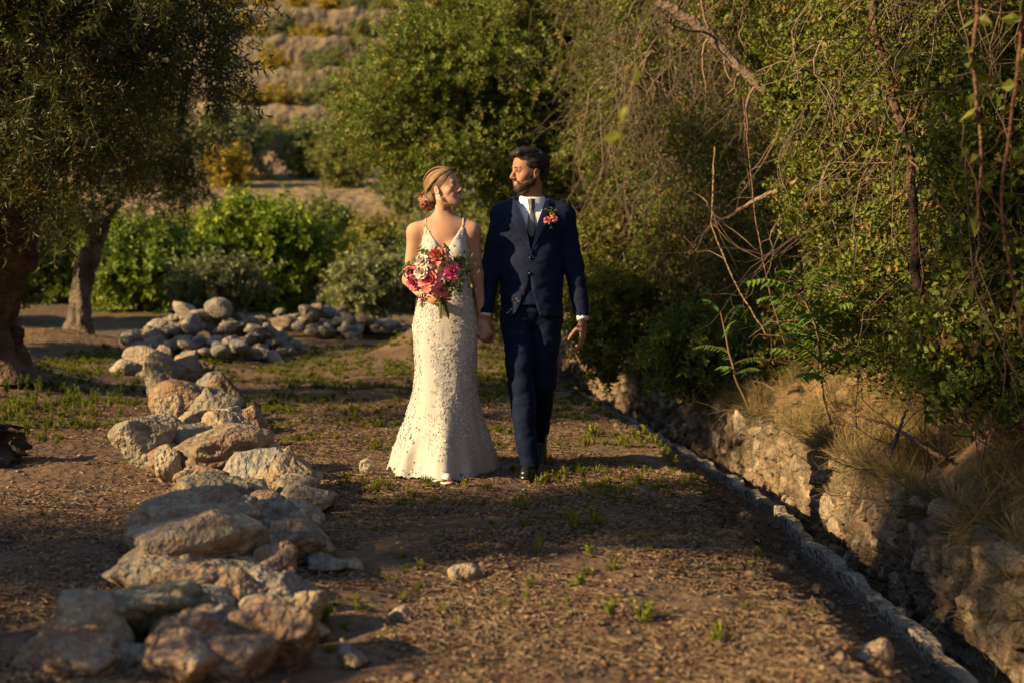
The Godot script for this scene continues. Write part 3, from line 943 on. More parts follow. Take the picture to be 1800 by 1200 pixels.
func make_trees() -> void:
	var ol0 := lin(0.055, 0.07, 0.022)
	var ol1 := lin(0.11, 0.12, 0.04)
	var bark := lin(0.22, 0.15, 0.1)
	# the old olive on the left: leans toward the track, crown hanging low over the stones
	tree("olive_tree", "big old olive tree at the left edge with reddish leaning trunk", W(-4.55, 12.6, -0.1), [V(-0.12, 0, 0), V(-0.12, 0.5, 0), V(0.0, 1.05, 0.1), V(0.28, 1.75, 0.25)], 0.33, 0.25,
		[[V(0.7, 3.0, 1.6), V(1.5, 1.1, 1.5), 40], [V(1.55, 2.5, 2.5), V(1.2, 1.05, 1.2), 40], [V(1.45, 3.6, 2.6), V(1.1, 0.9, 1.2), 34], [V(0.7, 2.0, 2.4), V(1.4, 0.75, 1.0), 34], [V(-1.2, 2.9, 1.0), V(1.6, 1.3, 1.4), 40], [V(0.2, 4.2, 2.0), V(1.8, 0.9, 1.6), 40], [V(-0.2, 1.95, 0.9), V(1.2, 0.75, 0.7), 30]],
		13500, "olive", M.olive, ol0, ol1, lin(0.16, 0.1, 0.065), 0.9, 1.5, -0.2, 0.55, lin(0.22, 0.13, 0.03), 0.06)
	tree("olive_tree", "slimmer pale-trunked olive tree standing behind the big left one", W(-5.85, 19.2, -0.1), [V(0, 0, 0), V(0.02, 0.5, 0), V(0.1, 1.0, 0), V(0.35, 1.6, 0)], 0.155, 0.11,
		[[V(0.4, 2.8, 0), V(1.5, 1.0, 1.3)], [V(-1.0, 2.5, 0), V(1.4, 1.0, 1.2)], [V(1.0, 2.2, 0.3), V(0.8, 0.6, 0.8)]],
		3600, "olive", M.olive, ol0, ol1, lin(0.17, 0.135, 0.1), 1.1, 1.8, -0.2, 0.3)
	# the sunlit tree behind the couple
	tree("holm_oak", "broad sunlit green tree arching over the track behind the couple", W(1.15, 19.6, -0.1), [V(0, 0, 0), V(0.05, 0.8, 0), V(-0.1, 1.5, 0), V(-0.25, 2.3, 0)], 0.2, 0.14,
		[[V(-1.1, 3.9, 0.3), V(1.7, 1.15, 1.4), 60], [V(-2.45, 3.45, 0.4), V(1.1, 1.0, 1.1), 54], [V(0.4, 3.4, 0.4), V(1.4, 1.2, 1.2), 46], [V(-1.2, 2.6, 0.8), V(1.6, 0.55, 0.9), 40], [V(0.1, 1.8, 0.9), V(0.75, 0.9, 0.6), 34], [V(-1.0, 2.35, 0.7), V(0.8, 0.5, 0.6), 24], [V(0.6, 1.0, 0.9), V(0.6, 0.8, 0.5), 26], [V(-1.2, 5.3, 0), V(1.8, 1.0, 1.5), 50], [V(1.3, 4.6, 0), V(1.5, 1.3, 1.2), 40]],
		26000, "oak", M.oak, lin(0.135, 0.18, 0.04), lin(0.27, 0.315, 0.085), lin(0.2, 0.15, 0.1), 0.8, 1.35, -0.33, 0.02, lin(0.3, 0.24, 0.06), 0.08)
	# trees and scrub beyond the left edge whose shade falls across the track
	tree("olive_tree", "olive tree outside the view whose shade crosses the near track", W(-7.6, 3.2, -0.1), [V(0, 0, 0), V(0.1, 0.8, 0), V(0.0, 1.5, 0)], 0.3, 0.2,
		[[V(0, 3.1, 0.0), V(1.3, 1.3, 0.75), 40], [V(0.5, 2.5, -0.5), V(1.0, 0.8, 0.5), 30], [V(-0.2, 4.3, -0.1), V(1.2, 0.9, 0.8), 30], [V(0.0, 5.0, 1.5), V(1.2, 0.65, 0.9), 26], [V(0.0, 6.0, 0.1), V(1.3, 1.2, 0.8), 34]],
		6600, "olive", M.olive, ol0, ol1, bark, 1.0, 1.6, -0.2, 0.3)
	shrub("low bush outside the view at the near left whose shade falls on the first stones", -2.75, 3.5, 0.0, V(1.0, 1.0, 1.0), 900, "olive", M.olive, ol0, ol1, "")

func shrub(label: String, x: float, d: float, base_y: float, size: Vector3, n: int, leaf: String, mat: Material, c0: Color, c1: Color, group: String, s := 1.0, called := "shrub") -> void:
	var t := thing(called, label, "bush", Vector3(x, base_y, -d), 0.0, group)
	var mb := MB.new()
	mb.col = lin(0.16, 0.11, 0.07)
	for i in 7:
		mb.tube(wavy(Vector3(rr(-0.1, 0.1), -0.1, rr(-0.1, 0.1)), Vector3(rr(-0.4, 0.4) * size.x, size.y * rr(0.5, 0.9), rr(-0.4, 0.4) * size.z), 6, 0.15), 0.03, 0.008, 4, false)
	put("stem", mb.mesh(), M.wood, t)
	var lobes := []
	for i in 5:
		lobes.append([Vector3(rr(-0.3, 0.3) * size.x, size.y * rr(0.3, 0.72), rr(-0.3, 0.3) * size.z), Vector3(size.x * 0.3, size.y * 0.3, size.z * 0.3), 12])
	lobes.append([Vector3(0, size.y * 0.42, 0), Vector3(size.x * 0.42, size.y * 0.4, size.z * 0.42), 26])
	var xs := []
	crown(lobes, n, 0.9, -0.2, 0.9 * s, 1.5 * s, -0.2, xs)
	many("foliage", TW[leaf], mat, xs, tints(xs.size(), c0, c1), t)

func make_shrubs() -> void:
	var vivid0 := lin(0.13, 0.2, 0.025)
	var vivid1 := lin(0.36, 0.43, 0.05)
	var grey0 := lin(0.19, 0.215, 0.11)
	var grey1 := lin(0.32, 0.33, 0.19)
	var g := "bushes beyond the track"
	shrub("vivid green bush, tallest left of the earthen lane", -4.75, 27.5, 0.2, V(2.2, 2.65, 1.8), 2600, "shrub", M.vine, vivid0, vivid1, g, 1.3)
	shrub("spreading green bush under the olive tree behind the pale heap", -6.7, 26.0, 0.2, V(2.9, 1.75, 1.8), 2400, "shrub", M.vine, lin(0.14, 0.21, 0.04), lin(0.26, 0.33, 0.06), g, 1.2)
	shrub("yellowish lime bush left of the vivid one", -5.75, 28.5, 0.3, V(1.8, 2.1, 1.5), 1700, "shrub", M.vine, lin(0.18, 0.22, 0.03), lin(0.28, 0.3, 0.04), g, 1.2)
	shrub("grey-green low bush behind the taller stone heap", -4.9, 24.2, 0.1, V(1.5, 1.25, 1.1), 1000, "shrub", M.vine, grey0 * 0.8, grey1 * 0.8, g, 0.9)
	shrub("pale silvery round bush just left of the bride", -2.3, 23.8, 0.05, V(1.45, 1.5, 1.2), 1500, "shrub", M.vine, grey0, grey1 * 1.15, g, 0.8)
	shrub("yellow-green bush above the silvery round one", -2.75, 31.5, 0.7, V(1.7, 1.5, 1.4), 1500, "shrub", M.vine, lin(0.2, 0.2, 0.03), lin(0.3, 0.28, 0.05), g, 1.1)
	shrub("olive-toned bush right behind the bride's shoulder", -1.5, 28.0, 0.3, V(2.0, 1.9, 1.4), 1600, "shrub", M.vine, lin(0.15, 0.17, 0.05), lin(0.24, 0.26, 0.09), g, 1.1)
	shrub("broad yellow-green bush hidden mostly behind the couple", -0.15, 24.5, 0.1, V(2.0, 1.9, 1.3), 1700, "shrub", M.vine, lin(0.15, 0.17, 0.04), lin(0.25, 0.26, 0.07), g, 1.0)
	shrub("dark bush beside the lane's upper end", -4.6, 36.5, 1.6, V(1.3, 1.3, 1.2), 800, "shrub", M.vine, lin(0.12, 0.15, 0.05), lin(0.22, 0.25, 0.08), g, 1.2)
	shrub("grey-green bush on the slope between the two heads", -1.1, 34.5, 1.3, V(1.8, 2.1, 1.4), 1400, "shrub", M.vine, grey0, grey1, g, 1.2)
	shrub("dark dense bush in deep shade at the far left", -8.6, 22.5, 0.2, V(3.6, 2.6, 1.8), 2400, "shrub", M.vine, lin(0.12, 0.16, 0.04), lin(0.22, 0.26, 0.06), g, 1.2)
	shrub("broad green bush behind the pale-trunked olive, farther left than the spreading one", -8.7, 27.0, 0.25, V(2.8, 2.3, 1.8), 2000, "shrub", M.vine, lin(0.13, 0.18, 0.04), lin(0.24, 0.29, 0.06), g, 1.2)
	shrub("tall green bush farthest back at the left edge", -10.6, 31.5, 0.5, V(3.2, 2.9, 1.8), 2000, "shrub", M.vine, lin(0.13, 0.17, 0.045), lin(0.23, 0.27, 0.07), g, 1.3)
	shrub("shadowed bush between the two olive trunks", -7.2, 16.6, 0.25, V(1.9, 1.9, 1.2), 1700, "shrub", M.vine, lin(0.12, 0.16, 0.04), lin(0.22, 0.26, 0.06), g, 0.9)
	var s := "bushes on the hillside"
	shrub("grey-green bush on the slope beside the left olive's crown", -10.2, 53.0, 4.6, V(2.6, 2.6, 2.0), 1300, "shrub", M.vine, grey0 * 0.9, grey1 * 0.9, s, 1.8)
	shrub("yellow flowering bush low beside the grey-green slope bush", -9.7, 50.0, 4.1, V(1.7, 1.1, 1.2), 500, "shrub", M.vine, lin(0.3, 0.22, 0.03), lin(0.45, 0.33, 0.04), s, 1.6)
	shrub("round olive-green bush on the slope left of the sunlit tree", -7.4, 54.0, 4.8, V(1.9, 1.7, 1.6), 1000, "shrub", M.vine, lin(0.18, 0.21, 0.07), lin(0.28, 0.31, 0.11), s, 1.8)
	shrub("lighter bush touching the sunlit tree's left edge on the slope", -5.7, 50.0, 4.2, V(1.7, 2.0, 1.6), 1000, "shrub", M.vine, lin(0.17, 0.19, 0.06), lin(0.27, 0.28, 0.1), s, 1.7)
	shrub("dark bush behind the sunlit tree on the slope", -2.3, 42.0, 2.8, V(2.6, 2.0, 1.8), 1200, "shrub", M.vine, lin(0.15, 0.18, 0.06), lin(0.24, 0.26, 0.09), s, 1.7)
	# scrub dotted over the terraces: small and alike
	for i in 84:
		var d := 64.0 + 5.0 * (i % 8) + (rr(-0.3, 1.6) if i % 3 else rr(0.2, 4.6))
		var x := rr(-16.0, -5.0) * d / 75.0
		var yellow := rg.randf() < 0.45
		var w := rr(0.5, 1.4)
		var c0 := lin(0.3, 0.22, 0.03) if yellow else lin(0.12, 0.14, 0.07)
		var row: String = ["lowest", "second", "third", "fourth", "fifth", "sixth", "seventh", "topmost"][i % 8]
		var side := "left part" if x / d < -0.17 else "right part" if x / d < -0.11 else "far right part"
		shrub("small %s scrub on the %s of the %s hillside terrace" % ["yellow flowering" if yellow else "dull green", side, row], x, d, land(x, d) - 0.05, V(w, w * rr(0.5, 0.9), w * 0.8), 110, "shrub", M.vine, c0, c0 * 1.6, "scrub on the terraces", 1.9, "scrub")

# ---------------------------------------------------------------- the overgrown bank on the right
func face_u(y: float, d: float) -> float:
	var top := 2.5 - 0.12 * maxf(y - 1.0, 0.0)
	return top + nf.get_noise_2d(d * 45.0, y * 45.0) * 0.55 + nf.get_noise_2d(d * 130.0, y * 130.0 + 80.0) * 0.25 - 0.4 * sm(10.5, 16.0, d)

func hedge_leaves(d0: float, d1: float, y0: float, y1: float, n: int, thin: float, xs: Array) -> void:
	for i in n:
		var d := rr(d0, d1)
		var y := rr(y0, y1)
		var k := nf.get_noise_2d(d * 80.0 + 500.0, y * 80.0)
		if k < thin + rr(-0.15, 0.15):
			continue
		var u := face_u(y, d) + pow(rg.randf(), 1.6) * 0.9
		var at := Vector3(u + bend(d), y + 0.05, -d)
		if at.y < land(at.x, d) + 0.05:
			continue
		var dir := Vector3(-0.5, rr(-1.2, 0.4), rr(-0.6, 0.7)).normalized()
		xs.append(Transform3D(frame_of(dir, rr(0, TAU), rr(0.45, 1.05)), at))

func bare_vine(length: float, r: float) -> ArrayMesh:
	var mb := MB.new()
	var k := rr(0.75, 1.2)
	mb.col = Color(k, k, k)
	var pts := wavy(Vector3.ZERO, Vector3(rr(-0.25, 0.25), -length, rr(-0.25, 0.25)), 9, length * 0.12)
	mb.tube(pts, r, r * 0.5, 3, false)
	for i in 3:
		var a := pts[2 + i * 2]
		mb.tube(wavy(a, a + Vector3(rr(-0.3, 0.3), rr(-0.35, 0.05), rr(-0.3, 0.3)), 4, 0.08), r * 0.6, r * 0.3, 3, false)
	return mb.mesh()

func make_hedge() -> void:
	var vines := []
	for i in 8:
		vines.append(bare_vine(rr(0.7, 1.5), rr(0.002, 0.005)))
	var parts := [
		["creeper_hedge", "dark shaded creeper hedge at the near right edge of the bank", 4.4, 7.2, 19000, -0.3, lin(0.105, 0.15, 0.022), lin(0.21, 0.25, 0.045), 950, lin(0.2, 0.13, 0.08)],
		["creeper_hedge", "sunlit yellow-green creeper hedge draping the middle of the bank", 7.2, 10.8, 20000, -0.26, lin(0.105, 0.15, 0.022), lin(0.21, 0.25, 0.045), 480, lin(0.26, 0.19, 0.13)],
		["creeper_hedge", "thinner creeper hedge behind a curtain of bare hanging stems", 10.8, 18.5, 24000, -0.16, lin(0.1, 0.14, 0.025), lin(0.2, 0.23, 0.048), 2300, lin(0.25, 0.185, 0.125)]]
	for p: Array in parts:
		var h := thing(p[0], p[1], "hedge", W(2.4 + bend((p[2] + p[3]) * 0.5), (p[2] + p[3]) * 0.5))
		var inv := Vector3.ZERO - h.position
		var xs := []
		hedge_leaves(p[2], p[3], 0.32 if p[3] > 11.0 else 0.55, 4.9 if p[2] > 7.0 else 3.6, p[4], p[5], xs)
		for i in xs.size():
			xs[i] = Transform3D(xs[i].basis, xs[i].origin + inv)
		many("foliage", TW.vine, M.vine, xs, tints(xs.size(), p[6], p[7], lin(0.26, 0.17, 0.06), 0.08), h)
		xs = []
		for i in int(p[8]):
			var d := rr(p[2], p[3])
			var y := rr(0.7, 4.8)
			if nf.get_noise_2d(d * 40.0, y * 25.0 + 900.0) < rr(-0.35, 0.2):
				continue
			var u := face_u(y, d) - rr(-0.4, 0.12)
			xs.append(Transform3D(Basis(Vector3.UP, rr(0, TAU)) * Basis(Vector3.RIGHT, rr(-1.5, 1.5) * rg.randf()) * Basis.from_scale(Vector3(1.3, rr(0.5, 1.25), 1.3)), Vector3(u + bend(d), y, -d) + inv))
		var vc := tints(xs.size(), p[9] * 0.45, p[9])
		many("hanging_stems", vines, M.wood, xs, vc, h)
		# dead twiggy fill that closes the view into the bank
		xs = []
		for i in 900:
			var d := rr(p[2], p[3])
			var y := rr(0.4, 4.8)
			xs.append(Transform3D(frame_of(rdir(), rr(0, TAU), rr(0.6, 1.0)), Vector3(face_u(y, d) + rr(0.25, 1.0) + bend(d), y, -d) + inv))
		many("dead_twigs", vines, M.wood, xs, tints(xs.size(), lin(0.1, 0.07, 0.04), lin(0.18, 0.13, 0.08)), h)
	# dry grass down the bank above the wall
	var tufts := []
	for i in 4:
		var mb := MB.new()
		for b in 16:
			var a := rr(0, TAU)
			var l := rr(0.16, 0.36)
			var o := Vector3(cos(a), 0, sin(a)) * rr(0.1, 0.9)
			var g := rr(0.7, 1.2)
			mb.col = Color(g, g, g)
			var q := Vector3(cos(a), 0, sin(a)) * 0.03
			var pts := PackedVector3Array([q, q + (Vector3.UP + o * 0.4).normalized() * l * 0.6, q + (Vector3.UP * 0.75 + o).normalized() * l])
			mb.tube(pts, 0.0028, 0.001, 3, false)
		tufts.append(mb.mesh(false))
	var gx := []
	var gc := []
	for i in 5200:
		var d := rr(4.6, 18.0)
		var u := rr(1.96, 2.9)
		if nf.get_noise_2d(d * 110.0, u * 110.0) < rr(-0.35, 0.25):
			continue
		var x := u + bend(d)
		var lean := Basis(Vector3.UP, rr(0, TAU)) * Basis(Vector3.RIGHT, rr(0.0, 0.6))
		gx.append(Transform3D(Basis(Vector3.BACK, 0.35) * lean * Basis.from_scale(Vector3(1, rr(0.5, 1.1), 1)) * rr(0.3, 0.85), W(x, d, -0.01)))
		gc.append(lin(0.36, 0.25, 0.12).lerp(lin(0.22, 0.19, 0.06), rg.randf()) * rr(0.7, 1.1))
	for i in 1500:   # tufts spilling over the brink of the wall
		var d := rr(4.6, 18.0)
		if nf.get_noise_2d(d * 160.0, 40.0) < rr(-0.3, 0.2):
			continue
		var x := rr(1.96, 2.06) + bend(d)
		gx.append(Transform3D(Basis(Vector3.BACK, rr(0.6, 1.7)) * Basis(Vector3.UP, rr(0, TAU)) * rr(0.35, 0.8), W(x, d, 0.0)))
		gc.append(lin(0.33, 0.23, 0.115).lerp(lin(0.2, 0.18, 0.06), rg.randf()) * rr(0.7, 1.1))
	var lx := []
	for i in 330:
		var d := rr(4.8, 15.0)
		var u := rr(1.97, 2.7)
		lx.append(Transform3D(frame_of(Vector3(rr(-1, 1), rr(-0.1, 0.35), rr(-1, 1)), rr(0, TAU), rr(0.25, 0.75)), W(u + bend(d), d, rr(0.01, 0.08))))
	many("fallen_twigs", vines, M.wood, lx, tints(lx.size(), lin(0.13, 0.09, 0.06), lin(0.3, 0.23, 0.15)))
	tag_all("fallen_twigs", "thin dry twigs fallen across the bank above the ditch wall", "twigs")
	many("dry_grass", tufts, M.straw, gx, gc)
	tag_all("dry_grass", "dry straw-coloured grass on the bank above the ditch wall", "dry grass")

# a stem with leaflets in two ranks
func frond(length: float, pairs: int, leaf_len: float, wide: float, c: Color) -> MB:
	var mb := MB.new()
	var pts := PackedVector3Array()
	for i in 7:
		var f := i / 6.0
		pts.append(Vector3(0, f * length * 0.9 - 0.5 * f * f * length, f * length * 0.85))
	mb.col = lin(0.2, 0.16, 0.06)
	mb.tube(pts, 0.004, 0.0015, 4, false)
	for i in pairs:
		var f := 0.2 + 0.78 * i / (pairs - 1)
		var a := Vector3(0, f * length * 0.9 - 0.5 * f * f * length, f * length * 0.85)
		for s in [-1.0, 1.0]:
			var g := rr(0.8, 1.2)
			mb.col = Color(c.r * g, c.g * g, c.b * g)
			mb.leaf(a, Vector3(s, rr(-0.35, 0.0), 0.45).normalized(), Vector3.UP, leaf_len * (1.0 - 0.35 * f) * rr(0.85, 1.1), wide, 0.25, 0.35, 0.25)
	return mb

func sapling(label: String, x: float, d: float, y: float, n: int, size: float, c: Color) -> void:
	var t := thing("sapling", label, "sapling", Vector3(x, y, -d), 0.0, "saplings on the bank")
	var mb := MB.new()
	mb.col = lin(0.2, 0.14, 0.07)
	var top := Vector3(-0.12, 0.62 * size, 0.06)
	var st := wavy(Vector3(0.12, -0.25, -0.05), top, 8, 0.06)
	mb.tube(st, 0.012, 0.005, 6, false)
	put("stem", mb.mesh(), M.wood, t)
	for i in n:
		var f := frond(rr(0.26, 0.42) * size, 9, 0.11 * size, 0.036 * size, c)
		var o := put("frond", f.mesh(false), M.grass, t)
		o.position = st[3 + i % 6]
		o.rotation = Vector3(rr(-0.2, 0.35), i * 2.4 + rr(-0.3, 0.3) - 0.8, rr(-0.2, 0.2))

func stem_thing(called: String, label: String, pts: PackedVector3Array, r0: float, r1: float, tone: Color, forks: int, leaves: int, leaf_mat: Material, leaf_c: Color, category := "branch", group := "", leaf_size := 0.07) -> void:
	var o := thing(called, label, category, pts[0], 0.0, group)
	var cv := Curve3D.new()
	for a in pts:
		cv.add_point(a - pts[0])
	var fine := PackedVector3Array()
	for i in 22:
		var a := cv.sample_baked(cv.get_baked_length() * i / 21.0, true)
		fine.append(a + Vector3(nz.get_noise_1d(i * 60.0), nz.get_noise_1d(i * 60.0 + 900.0), 0) * r0 * 1.5)
	var mb := MB.new()
	mb.col = tone
	mb.tube(fine, r0, r1, 7)
	put("stem", mb.mesh(), M.bark, o)
	if forks > 0:
		var fb := MB.new()
		fb.col = tone * 1.1
		for k in forks:
			var i := 3 + rg.randi() % 17
			var l := rr(0.25, 0.7)
			fb.tube(wavy(fine[i], fine[i] + (rdir() + Vector3(0, -0.3, 0)).normalized() * l, 5, l * 0.15), r0 * 0.3, r0 * 0.1, 4, false)
		put("side_twigs", fb.mesh(), M.wood, o, "stuff")
	for k in leaves:
		var i := 2 + rg.randi() % 19
		var lb := MB.new()
		var g := rr(0.7, 1.2)
		lb.col = leaf_c * g
		lb.leaf(Vector3.ZERO, Vector3(rr(-1, 1), rr(-0.9, 0.2), rr(-0.6, 0.6)).normalized(), rdir(), leaf_size * rr(0.8, 1.3), leaf_size * 0.65, 0.3, 0.4, 0.1)
		var lf := put("leaf", lb.mesh(false), leaf_mat, o)
		lf.position = fine[i]

func make_bank_details() -> void:
	var warm := lin(0.3, 0.2, 0.12)
	var dark := lin(0.14, 0.08, 0.05)
	# the dead bough that slants down through the hanging stems
	stem_thing("dead_bough", "thick dead bough slanting down through the hanging bare stems", PackedVector3Array([V(1.05, 3.35, -11.2), V(1.45, 2.95, -10.9), V(1.85, 2.45, -10.5), V(2.35, 1.95, -10.2)]), 0.045, 0.03, lin(0.16, 0.11, 0.08), 9, 0, M.vine, warm, "bough")
	stem_thing("dead_bough", "pale broken bough reaching left at the height of the sapling's top", PackedVector3Array([V(2.1, 1.8, -10.4), V(1.8, 1.65, -10.6), V(1.5, 1.45, -10.8), V(1.35, 1.3, -11.0)]), 0.022, 0.008, warm, 5, 0, M.vine, warm, "bough")
	stem_thing("dead_bough", "mossy upright bough behind the leaves at the top right", PackedVector3Array([V(2.3, 0.9, -8.0), V(2.25, 1.8, -8.1), V(2.05, 2.6, -8.2), V(2.2, 3.4, -8.3)]), 0.03, 0.02, dark, 4, 0, M.vine, warm, "bough")
	# long stems near the lens at the right edge
	stem_thing("bramble_stem", "blurred red-brown bramble stem hanging nearest the right edge", PackedVector3Array([V(1.72, 2.4, -4.75), V(1.69, 1.75, -4.8), V(1.66, 1.35, -4.85), V(1.76, 0.9, -4.9)]), 0.007, 0.005, lin(0.13, 0.06, 0.035), 3, 12, M.vine, lin(0.13, 0.15, 0.03), "stem", "bramble stems near the lens")
	stem_thing("bramble_stem", "blurred bramble stem with leaves, left of the one nearest the edge", PackedVector3Array([V(1.68, 2.4, -5.1), V(1.64, 1.9, -5.1), V(1.68, 1.5, -5.1), V(1.66, 1.28, -5.1)]), 0.009, 0.005, lin(0.15, 0.085, 0.045), 3, 14, M.vine, lin(0.16, 0.17, 0.03), "stem", "bramble stems near the lens")
	stem_thing("bramble_stem", "thin arching bramble stem crossing the dark right side slantwise", PackedVector3Array([V(2.25, 2.2, -6.6), V(2.0, 1.6, -6.3), V(1.95, 1.05, -6.0), V(2.15, 0.6, -5.9)]), 0.006, 0.004, lin(0.14, 0.085, 0.06), 5, 8, M.vine, lin(0.12, 0.14, 0.03), "stem", "bramble stems near the lens")
	stem_thing("bramble_stem", "bare stem bowing down left of the sapling", PackedVector3Array([V(1.42, 2.0, -10.0), V(1.4, 1.45, -10.0), V(1.55, 1.05, -9.9), V(1.75, 0.7, -9.8)]), 0.008, 0.005, warm, 3, 2, M.vine, lin(0.16, 0.17, 0.03), "stem", "bare stems down the bank")
	stem_thing("bramble_stem", "long bare reddish stem between the dark fern and the sapling", PackedVector3Array([V(1.55, 2.3, -9.6), V(1.62, 1.5, -9.5), V(1.7, 1.0, -9.4), V(1.82, 0.55, -9.3)]), 0.006, 0.004, lin(0.2, 0.11, 0.075), 3, 0, M.vine, warm, "stem", "bare stems down the bank")
	# fallen sticks on the bank
	for s: Array in [[V(2.45, 0.05, -6.6), V(2.1, 0.62, -7.9), "long fallen stick slanting up across the dry bank"], [V(1.95, 0.18, -7.3), V(2.25, 0.42, -8.0), "short dark stick lying across the one on the bank"], [V(2.15, 0.2, -7.0), V(1.85, 0.32, -8.3), "thin fallen stick pointing at the ditch wall"], [V(2.5, 0.25, -6.3), V(2.2, 0.75, -6.9), "dark twiggy stick in the shaded near part of the bank"]]:
		stem_thing("fallen_stick", s[2], PackedVector3Array([s[0], (s[0] as Vector3).lerp(s[1], 0.5) + V(0.02, 0.05, 0), s[1]]), 0.012, 0.004, lin(0.16, 0.1, 0.065), 6, 0, M.vine, warm, "stick", "fallen sticks on the bank")
	sapling("bright sapling with drooping paired leaflets in the sunlit bank", 1.9, 8.9, 0.42, 30, 0.92, lin(0.14, 0.23, 0.045))
	sapling("small sapling with few leaflets, in shade left of the larger one", 1.62, 10.4, 0.4, 8, 0.7, lin(0.12, 0.22, 0.06))
	# sunlit shrub at the far end of the bank, right of the groom
	shrub("yellow-green leafy shrub on the bank right of the groom", 0.98, 14.6, 0.1, V(0.95, 1.35, 1.3), 1500, "oak", M.vine, lin(0.15, 0.16, 0.03), lin(0.27, 0.26, 0.05), "shrubs at the far bank", 1.0)
	shrub("tall mixed shrub behind the groom's left shoulder", 1.1, 16.4, 0.1, V(1.0, 2.2, 1.3), 1900, "oak", M.vine, lin(0.12, 0.13, 0.03), lin(0.22, 0.21, 0.05), "shrubs at the far bank", 1.0)
	shrub("low dark green bush on the bank above the ditch wall", 1.5, 11.8, 0.15, V(0.7, 0.75, 0.9), 700, "oak", M.vine, lin(0.11, 0.15, 0.035), lin(0.2, 0.24, 0.055), "shrubs at the far bank", 0.9)
	# blurred twigs that hang into the view just ahead of the lens
	stem_thing("hanging_twig", "blurred green twig crossing in front of the hillside terraces", PackedVector3Array([V(-0.2, 1.85, -3.0), V(-0.3, 1.66, -3.0), V(-0.37, 1.58, -3.0), V(-0.5, 1.48, -3.0)]), 0.004, 0.0025, lin(0.12, 0.13, 0.03), 0, 9, M.olive, lin(0.1, 0.12, 0.02), "twig", "twigs hanging before the lens", 0.035)
	stem_thing("hanging_twig", "blurred leafy twig hanging right of the groom's head", PackedVector3Array([V(0.33, 1.9, -3.3), V(0.3, 1.66, -3.3), V(0.27, 1.52, -3.3), V(0.25, 1.42, -3.3)]), 0.0025, 0.0012, lin(0.16, 0.14, 0.03), 0, 6, M.olive, lin(0.14, 0.15, 0.02), "twig", "twigs hanging before the lens", 0.05)
	# rotten stump at the left edge
	var sp := put("tree_stump", trunk(PackedVector3Array([V(0, 0, 0), V(0.02, 0.12, 0), V(0.05, 0.25, 0)]), 0.16, 0.1, 0.8, lin(0.07, 0.05, 0.035), 0.3), M.bark)
	sp.position = W(-3.02, 8.3, -0.04)
	tag(sp, "dark rotten stump cut off by the left edge of the view", "stump")

